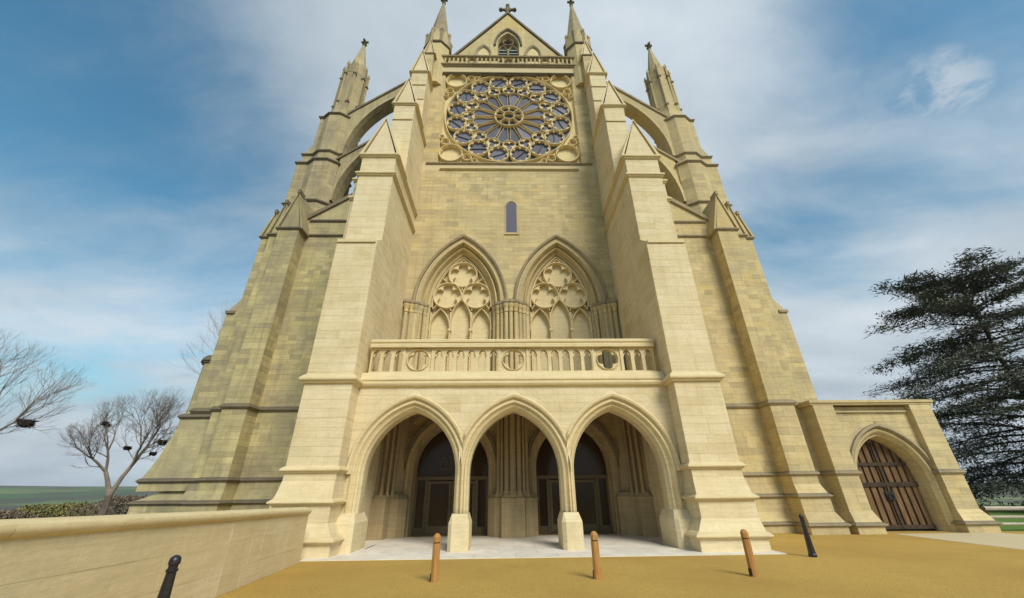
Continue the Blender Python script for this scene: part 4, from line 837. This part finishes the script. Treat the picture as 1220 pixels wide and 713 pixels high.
# ================================================================== GROUND
def hgt(x, y):
    dx = max(0, -13-x, x-22); dy = max(0, y-24, -20-y); d = math.hypot(dx, dy)
    t = min(1, d/220); z = -.06-16*(t*t*(3-2*t))
    if d > 300:
        side = 1 if x < 0 else .25
        q = max(0, min(1, (d-500)/1300)); q = q*q*(3-2*q)
        z += q*(16+(34+10*math.sin(x*.0013+1.3)+6*math.sin(x*.004+y*.002))*side)
    return z
gm = MB(); xs = [-4200+i*0 for i in ()]; ax = []
v_ = 0; st = 6
while v_ < 4500: ax.append(v_); v_ += st; st *= 1.13
ax = [-a_ for a_ in reversed(ax[1:])]+ax
gm.grid([[(x+4, y, hgt(x+4, y)) for x in ax] for y in ax]); gm.build('ground', 'fields', None, smooth=True, kind='structure', recalc=False)
def sheet(name, pts, z, mat, kind='structure'):
    g = MB(); g.v = [(x, y, z) for x, y in pts]; g.f = [tuple(range(len(pts)))]; g.mi = [0]; return g.build(name, mat, None, kind=kind, recalc=False)
sheet('gravel_forecourt', [(-12, -18), (20, -18), (20, 17.2), (12, 18.5), (-12, 18.5)], 0.0, 'gravel')
sheet('path', [(14.45, 16.9), (14.2, 14.5), (14.02, 12.3), (13.8, 9), (13.5, 4), (24, 4), (24, 14.6), (18.6, 15.9), (18.4, 16.9)], .004, 'path')
sheet('lawn', [(18.4, 16.2), (24, 15.0), (60, 10), (60, 40), (18.2, 40)], -.012, 'lawn')
pv = thing('paving', '', ''); del pv['label'], pv['category']; pv['kind'] = 'structure'
bed = MB(); bed.box(-5.78, 7.30, 12.32, 18.0, -.05, .006); bed.build('paving_bed', 'mortar', pv)
src = None
yy = 12.32; row = 0
while yy < 17.9:
    h = min(.78, 18.0-yy); x = -5.78-(.5 if row % 2 else 0)
    while x < 7.25:
        wd = 1.15; a, b = max(x, -5.78), min(x+wd, 7.30)
        if b-a > .1 and not (yy > 13.2 and (a > 5.4 or b < -5.6)):
            m_ = MB(); m_.box(a-(a+b)/2+.004, b-(a+b)/2-.004, .004, h-.004, 0, .02); o = m_.build('paving_slab', 'pave', pv); o.location = ((a+b)/2, yy, 0)
        x += wd
    yy += h; row += 1
for s in (-1, 1):
    t = MB(); t.box(-.02, .02, -.55, .55, 0, .004); o = t.build('drain_slot', 'iron', pv); o.location = (s*4.72, 15.0, .021); o.rotation_euler = (0, 0, 0)
# ================================================================== BOLLARDS
def wood_bollard():
    b = MB(); r = .085; b.lathe(0, 0, [(r, 0), (r, .66)], 8, math.pi/8); o = b
    return b
wl = ['leftmost of the three orange timber bollards standing before the porch', 'middle timber bollard in front of the porch, between its right pillar and the camera', 'rightmost timber bollard standing before the right buttress plinth']
wsrc = None
for i, (x, y) in enumerate(((-1.74, 9.45), (1.54, 9.47), (4.74, 9.48))):
    root = thing('timber_bollard', wl[i], 'bollard', (x, y, 0), 'timber bollards in front of the porch', rad((12, -6, 20)[i]))
    if wsrc is None:
        r = .082; ph = math.pi/8
        b = MB(); b.lathe(0, 0, [(r, 0), (r, .655)], 8, ph); p1 = b.build('post', 'wood', root)
        b = MB(); b.lathe(0, 0, [(r*.86, .655), (r*.86, .675)], 8, ph); p2 = b.build('groove', 'groove', root)
        b = MB(); b.lathe(0, 0, [(r*1.0, .675), (r*1.0, .765), (r*.8, .80), (r*.35, .83)], 8, ph); p3 = b.build('cap', 'wood', root)
        b = MB(); b.box(-.092, -.07, -.035, .035, .02, .14); p4 = b.build('lock_plate', 'iron', root)
        wsrc = (p1, p2, p3, p4)
    else:
        for p in wsrc: c = p.copy(); COL.objects.link(c); c.parent = root
bl_ = ['black iron bollard standing in front of the boundary wall coping', 'black iron bollard on the gravel beyond the rightmost timber one']
isrc = None
for i, (x, y, lean) in enumerate(((-4.2, 5.5, 0), (7.65, 11.82, 0))):
    root = thing('iron_bollard', bl_[i], 'bollard', (x, y, 0), 'black iron bollards')
    if isrc is None:
        ph = math.pi/8
        b = MB(); b.lathe(0, 0, [(.10, 0), (.10, .05), (.088, .08), (.082, .15), (.050, .80)], 8, ph); p1 = b.build('post', 'iron', root)
        b = MB(); b.lathe(0, 0, [(.050, .80), (.060, .81), (.060, .83), (.048, .84), (.048, .87), (.060, .88), (.060, .91), (.054, .94), (.034, .96), (.010, .97)], 16); p2 = b.build('cap', 'iron', root, smooth=True)
        isrc = (p1, p2)
    else:
        for p in isrc: c = p.copy(); COL.objects.link(c); c.parent = root
# ================================================================== FENCE (right)
fe = thing('timber_fence', 'pale weathered post and rail fence beside the grass right of the side porch', 'fence')
for i, x in enumerate((18.85, 20.9, 23.0, 25.2)):
    b = MB(); b.hexa([(x, 17.3, -.05), (x+.1, 17.3, -.05), (x+.1, 17.42, -.05), (x, 17.42, -.05), (x-.02, 17.28, .86), (x+.08, 17.28, .86), (x+.08, 17.4, .86), (x-.02, 17.4, .86)]); b.build('fence_post', 'fence' if i else 'oak', fe)
for z, h in ((.80, .075), (.50, .05), (.26, .05)):
    b = MB(); b.tube((18.75, 17.22, z), (25.4, 17.0, z-.06), h, h*.9, 8); b.build('rail', 'fence', fe, smooth=True)
# ================================================================== TREES
def bare_tree(name, label, base, H, spread, seed, lean=(0, 0), depth=7, r0=.28, twigs=1.0, kids=(2, 3), first=.28):
    R = random.Random(seed); root = thing(name, label, 'tree', base, None)
    tk, cr = MB(), MB(); nodes = []
    def grow(p, d, ln, r, k):
        n = 3 if k < depth-1 else 2
        for i in range(n):
            q = p+d*(ln/n); d2 = (d+Vector((R.uniform(-1, 1), R.uniform(-1, 1), R.uniform(-.6, .8)))*(.10+.05*k*.6)).normalized()
            mb = tk if k < 1 else cr
            mb.tube(p, q, r*(1-.28*i/n), r*(1-.28*(i+1)/n), 7 if k < 2 else (4 if k < 4 else 3)); p, d = q, d2
            if k >= 2 and R.random() < .6 and k < depth: 
                ax_ = d.orthogonal().normalized(); ax_.rotate(Matrix.Rotation(R.uniform(0, 6.28), 3, d)); dd = (d*.65+ax_*.8).normalized(); grow(p, dd, ln*.62, r*.42, k+2)
        if 2 <= k <= 4: nodes.append(p+Vector(base))
        if k >= depth: return
        for i in range(R.randint(*kids)):
            ax_ = d.orthogonal().normalized(); ax_.rotate(Matrix.Rotation(R.uniform(0, 6.28), 3, d)); dd = (d+ax_*R.uniform(.45, .95)*spread+Vector((0, 0, .2))).normalized()
            grow(p, dd, ln*R.uniform(.70, .84), r*.57, k+1)
    grow(Vector((0, 0, 0)), Vector((lean[0], lean[1], 1)).normalized(), H*first, r0, 0)
    tk.build('trunk', 'bark', root, smooth=True, recalc=False); cr.build('crown', 'twig', root, recalc=False)
    return nodes
def at(px, py, Y, Z=None):
    d = fw+RT*(px-610)/FPX+UP*(356.5-py)/FPX; t = Y/d.y; return Vector((CAMX, 0, CAMZ))+d*t
b0 = at(116, 622, 27); n0 = bare_tree('bare_tree', 'bare rook tree with dark nests rising behind the boundary wall', (b0.x, b0.y, hgt(b0.x, b0.y)-.2), 9.4, .60, 12, (.02, .05), 8, .25, first=.215)
b1 = at(208, 600, 34); n1_ = bare_tree('bare_tree', 'slender bare tree standing close against the left flank of the chapel', (b1.x, b1.y, hgt(b1.x, b1.y)), 15.5, .42, 5, (.04, 0), 7, .13, kids=(2, 3), first=.33)
b2_ = at(-120, 640, 20); n2_ = bare_tree('bare_tree', 'bare tree with a large nest whose branches reach in from the edge of the picture', (b2_.x, b2_.y, hgt(b2_.x, b2_.y)), 8.6, .60, 21, (.30, .0), 7, .15, first=.27)
used_forks = []
for i, (px, py, Y, lb, sz) in enumerate(((122, 497, 27, 'small rook nest high in the bare tree, uppermost of its nests', .26), (127, 507, 27, 'small rook nest just under the uppermost one', .24), (157, 523, 27, 'rook nest in the middle of the nest tree', .26), (190, 529, 30, 'dark flat nest beside the chapel flank', .38), (30, 520, 20, 'large ragged nest in the tree at the picture edge', .42), (183, 548, 28, 'lowest nest between the tree and the chapel wall', .25))):
    pool = n2_ if px < 60 else (n0+n1_ if i == 3 else n0); R = random.Random(i); mb = MB()
    def dist(q):
        t = proj(q); return 1e9 if t is None else math.hypot(t[0]-px, t[1]-py)
    pool = [q for q in pool if all((q-u).length > .5 for u in used_forks)]
    p = min(pool, key=dist); used_forks.append(p)
    for k in range(150):
        th = R.uniform(0, 6.28); ph2 = R.uniform(-1.2, .7); rr = sz*R.uniform(.55, 1.0); c = Vector((math.cos(th)*math.cos(ph2), math.sin(th)*math.cos(ph2), math.sin(ph2)*.75))*rr*.7+Vector((0, 0, sz*.3)); d = Vector((-math.sin(th)+R.uniform(-.4, .4), math.cos(th)+R.uniform(-.4, .4), R.uniform(-.5, .5)))*sz*R.uniform(.25, .55)
        mb.tube(c-d, c+d, .018, .010, 3)
    mb.lathe(0, 0, [(sz*.1, -.25*sz), (sz*.5, -.1*sz), (sz*.66, .25*sz), (sz*.6, .5*sz), (sz*.3, .45*sz)], 9)
    o = mb.build('nest', 'nest', None, recalc=False); o.location = p; tag(o, lb, 'bird nest', 'rook nests in the bare trees')
# shrubs beyond the wall
def shrub(label, p, w_, h_, mat, seed, n=900, ls=.11):
    R = random.Random(seed); root = thing('shrub', label, 'shrub', p, None); st_, lf = MB(), MB()
    for k in range(22):
        a = R.uniform(0, 6.28); d = Vector((math.cos(a)*w_*.45*R.random(), math.sin(a)*w_*.45*R.random(), h_*R.uniform(.6, 1.05))); st_.tube((d.x*.2, d.y*.2, 0), d, .035, .008, 3)
    for k in range(n):
        a = R.uniform(0, 6.28); rr = math.sqrt(R.random()); z = R.uniform(.1, 1); env = math.sin(min(1, z*1.05)*math.pi*.75+.5); c = Vector((math.cos(a)*rr*w_/2*env*1.1, math.sin(a)*rr*w_/2*env, h_*z+R.uniform(-.1, .1)))
        u = Vector((R.uniform(-1, 1), R.uniform(-1, 1), R.uniform(-1, 1))).normalized(); v = u.orthogonal().normalized(); s_ = ls*R.uniform(.5, 1.2); b = len(lf.v)
        lf.v += [tuple(c-u*s_), tuple(c+v*s_*.45), tuple(c+u*s_), tuple(c-v*s_*.45)]; lf.face((b, b+1, b+2, b+3))
    st_.build('stems', 'bark', root, recalc=False); lf.build('foliage', mat, root, recalc=False)
def sh(px, py, Y, *a, **k):
    p = at(px, py, Y); return shrub(a[0], (p.x, Y, hgt(p.x, Y)-.3), *a[1:], **k)
sh(12, 604, 30, 'brown leafless scrub at the picture edge behind the wall', 4.5, 1.5, 'dryleaf', 1, n=3200)
sh(48, 606, 34, 'yellow green shrub in leaf behind the boundary wall', 6, 1.9, 'leaf', 2, n=4200)
sh(88, 604, 38, 'mixed brown and green thicket between the yellow shrub and the nest tree', 6.5, 2.1, 'leaf', 3, n=3800)
sh(150, 604, 36, 'dark brown thicket at the foot of the chapel flank', 7.0, 2.3, 'dryleaf', 4, n=4500)
# cedar on the right
def cedar(base, H, seed=3):
    R = random.Random(seed); root = thing('cedar_tree', 'large dark cedar with tiers of drooping branches beyond the side porch', 'tree', base); tk, br, nd = MB(), MB(), MB()
    p = Vector((0, 0, 0)); d = Vector((-.04, 0, 1)); r = .55; axis = [p.copy()]
    for i in range(12):
        q = p+d*(H/12); tk.tube(p, q, r, r*.86, 9); r *= .84; p = q; d = (d+Vector((R.uniform(-.06, .06), R.uniform(-.06, .06), 0))).normalized(); axis.append(p.copy())
    def tuft(c, dirv, s_, n):
        for _ in range(n):
            o = c+Vector((R.gauss(0, 1)*s_*.9, R.gauss(0, 1)*s_*.9, R.gauss(0, 1)*s_*.40)); u = (dirv+Vector((R.uniform(-1, 1), R.uniform(-1, 1), R.uniform(-.45, .5)))*.9).normalized(); v = Vector((-u.y, u.x, R.uniform(-.4, .4))).normalized(); k = s_*R.uniform(.45, 1.0); b = len(nd.v)
            nd.v += [tuple(o-u*k*.5-v*k*.16), tuple(o-u*k*.5+v*k*.16), tuple(o+u*k*.6)]; nd.face((b, b+1, b+2))
    for li in range(96):
        t = .05+.93*(li/95)**.95; idx = min(11, int(t*12)); f_ = t*12-idx; o = axis[idx].lerp(axis[idx+1], f_); a = li*2.399+R.uniform(-.4, .4)
        env = 1.0 if t < .4 else 1-((t-.4)/.6)**1.8*.62
        ln = H*.50*env*R.uniform(.62, 1.08); rise = R.uniform(-.05, .22)+(.35 if t > .8 else 0)
        d = Vector((math.cos(a), math.sin(a), rise)).normalized(); pp = o; rr = .16*(1-t*.6); ns = 8
        for i in range(ns):
            q = pp+d*(ln/ns); br.tube(pp, q, rr, rr*.8, 5); rr *= .8
            d = (d+Vector((R.uniform(-.16, .16), R.uniform(-.16, .16), -.05+R.uniform(-.06, .06)))).normalized()
            if i >= 1:
                for sd_ in (-1, 1):
                    if R.random() < .05: continue
                    sl_ = ln*.30*(1-abs(i-3)/9)*R.uniform(.6, 1.15); side = Vector((-d.y*sd_, d.x*sd_, R.uniform(-.1, .12))); dd = (d*.75+side).normalized(); e = q.copy(); m = max(3, int(sl_/.42))
                    for j in range(m):
                        e2 = e+dd*(sl_/m); br.tube(e, e2, .035, .02, 3); e = e2; dd = (dd+Vector((R.uniform(-.2, .2), R.uniform(-.2, .2), -.05))).normalized(); tuft(e+Vector((0, 0, .08)), dd, .5, 15)
                tuft(q+Vector((0, 0, .1)), d, .5, 15)
            pp = q
        tuft(pp, d, .5, 18)
    tk.build('trunk', 'cbark', root, smooth=True, recalc=False); br.build('branches', 'cbark', root, recalc=False); nd.build('foliage', 'needle', root, recalc=False)
cedar((41.4, 30, hgt(41.4, 30)-.2), 18.9)

# ================================================================== HAZE
hm = MB(); hm.box(-4400, 4400, -4400, 4400, -22, 110); hz_ = hm.build('haze', 'lead', None, kind='stuff')
hmat = bpy.data.materials.new('haze_air'); hmat.use_nodes = True; ht = hmat.node_tree; ht.nodes.remove(ht.nodes['Principled BSDF'])
pvn = ht.nodes.new('ShaderNodeVolumePrincipled'); pvn.inputs['Color'].default_value = (.86, .92, 1, 1); pvn.inputs['Density'].default_value = .00013; pvn.inputs['Anisotropy'].default_value = .2
ht.links.new(pvn.outputs[0], ht.nodes['Material Output'].inputs['Volume']); hz_.data.materials.clear(); hz_.data.materials.append(hmat)
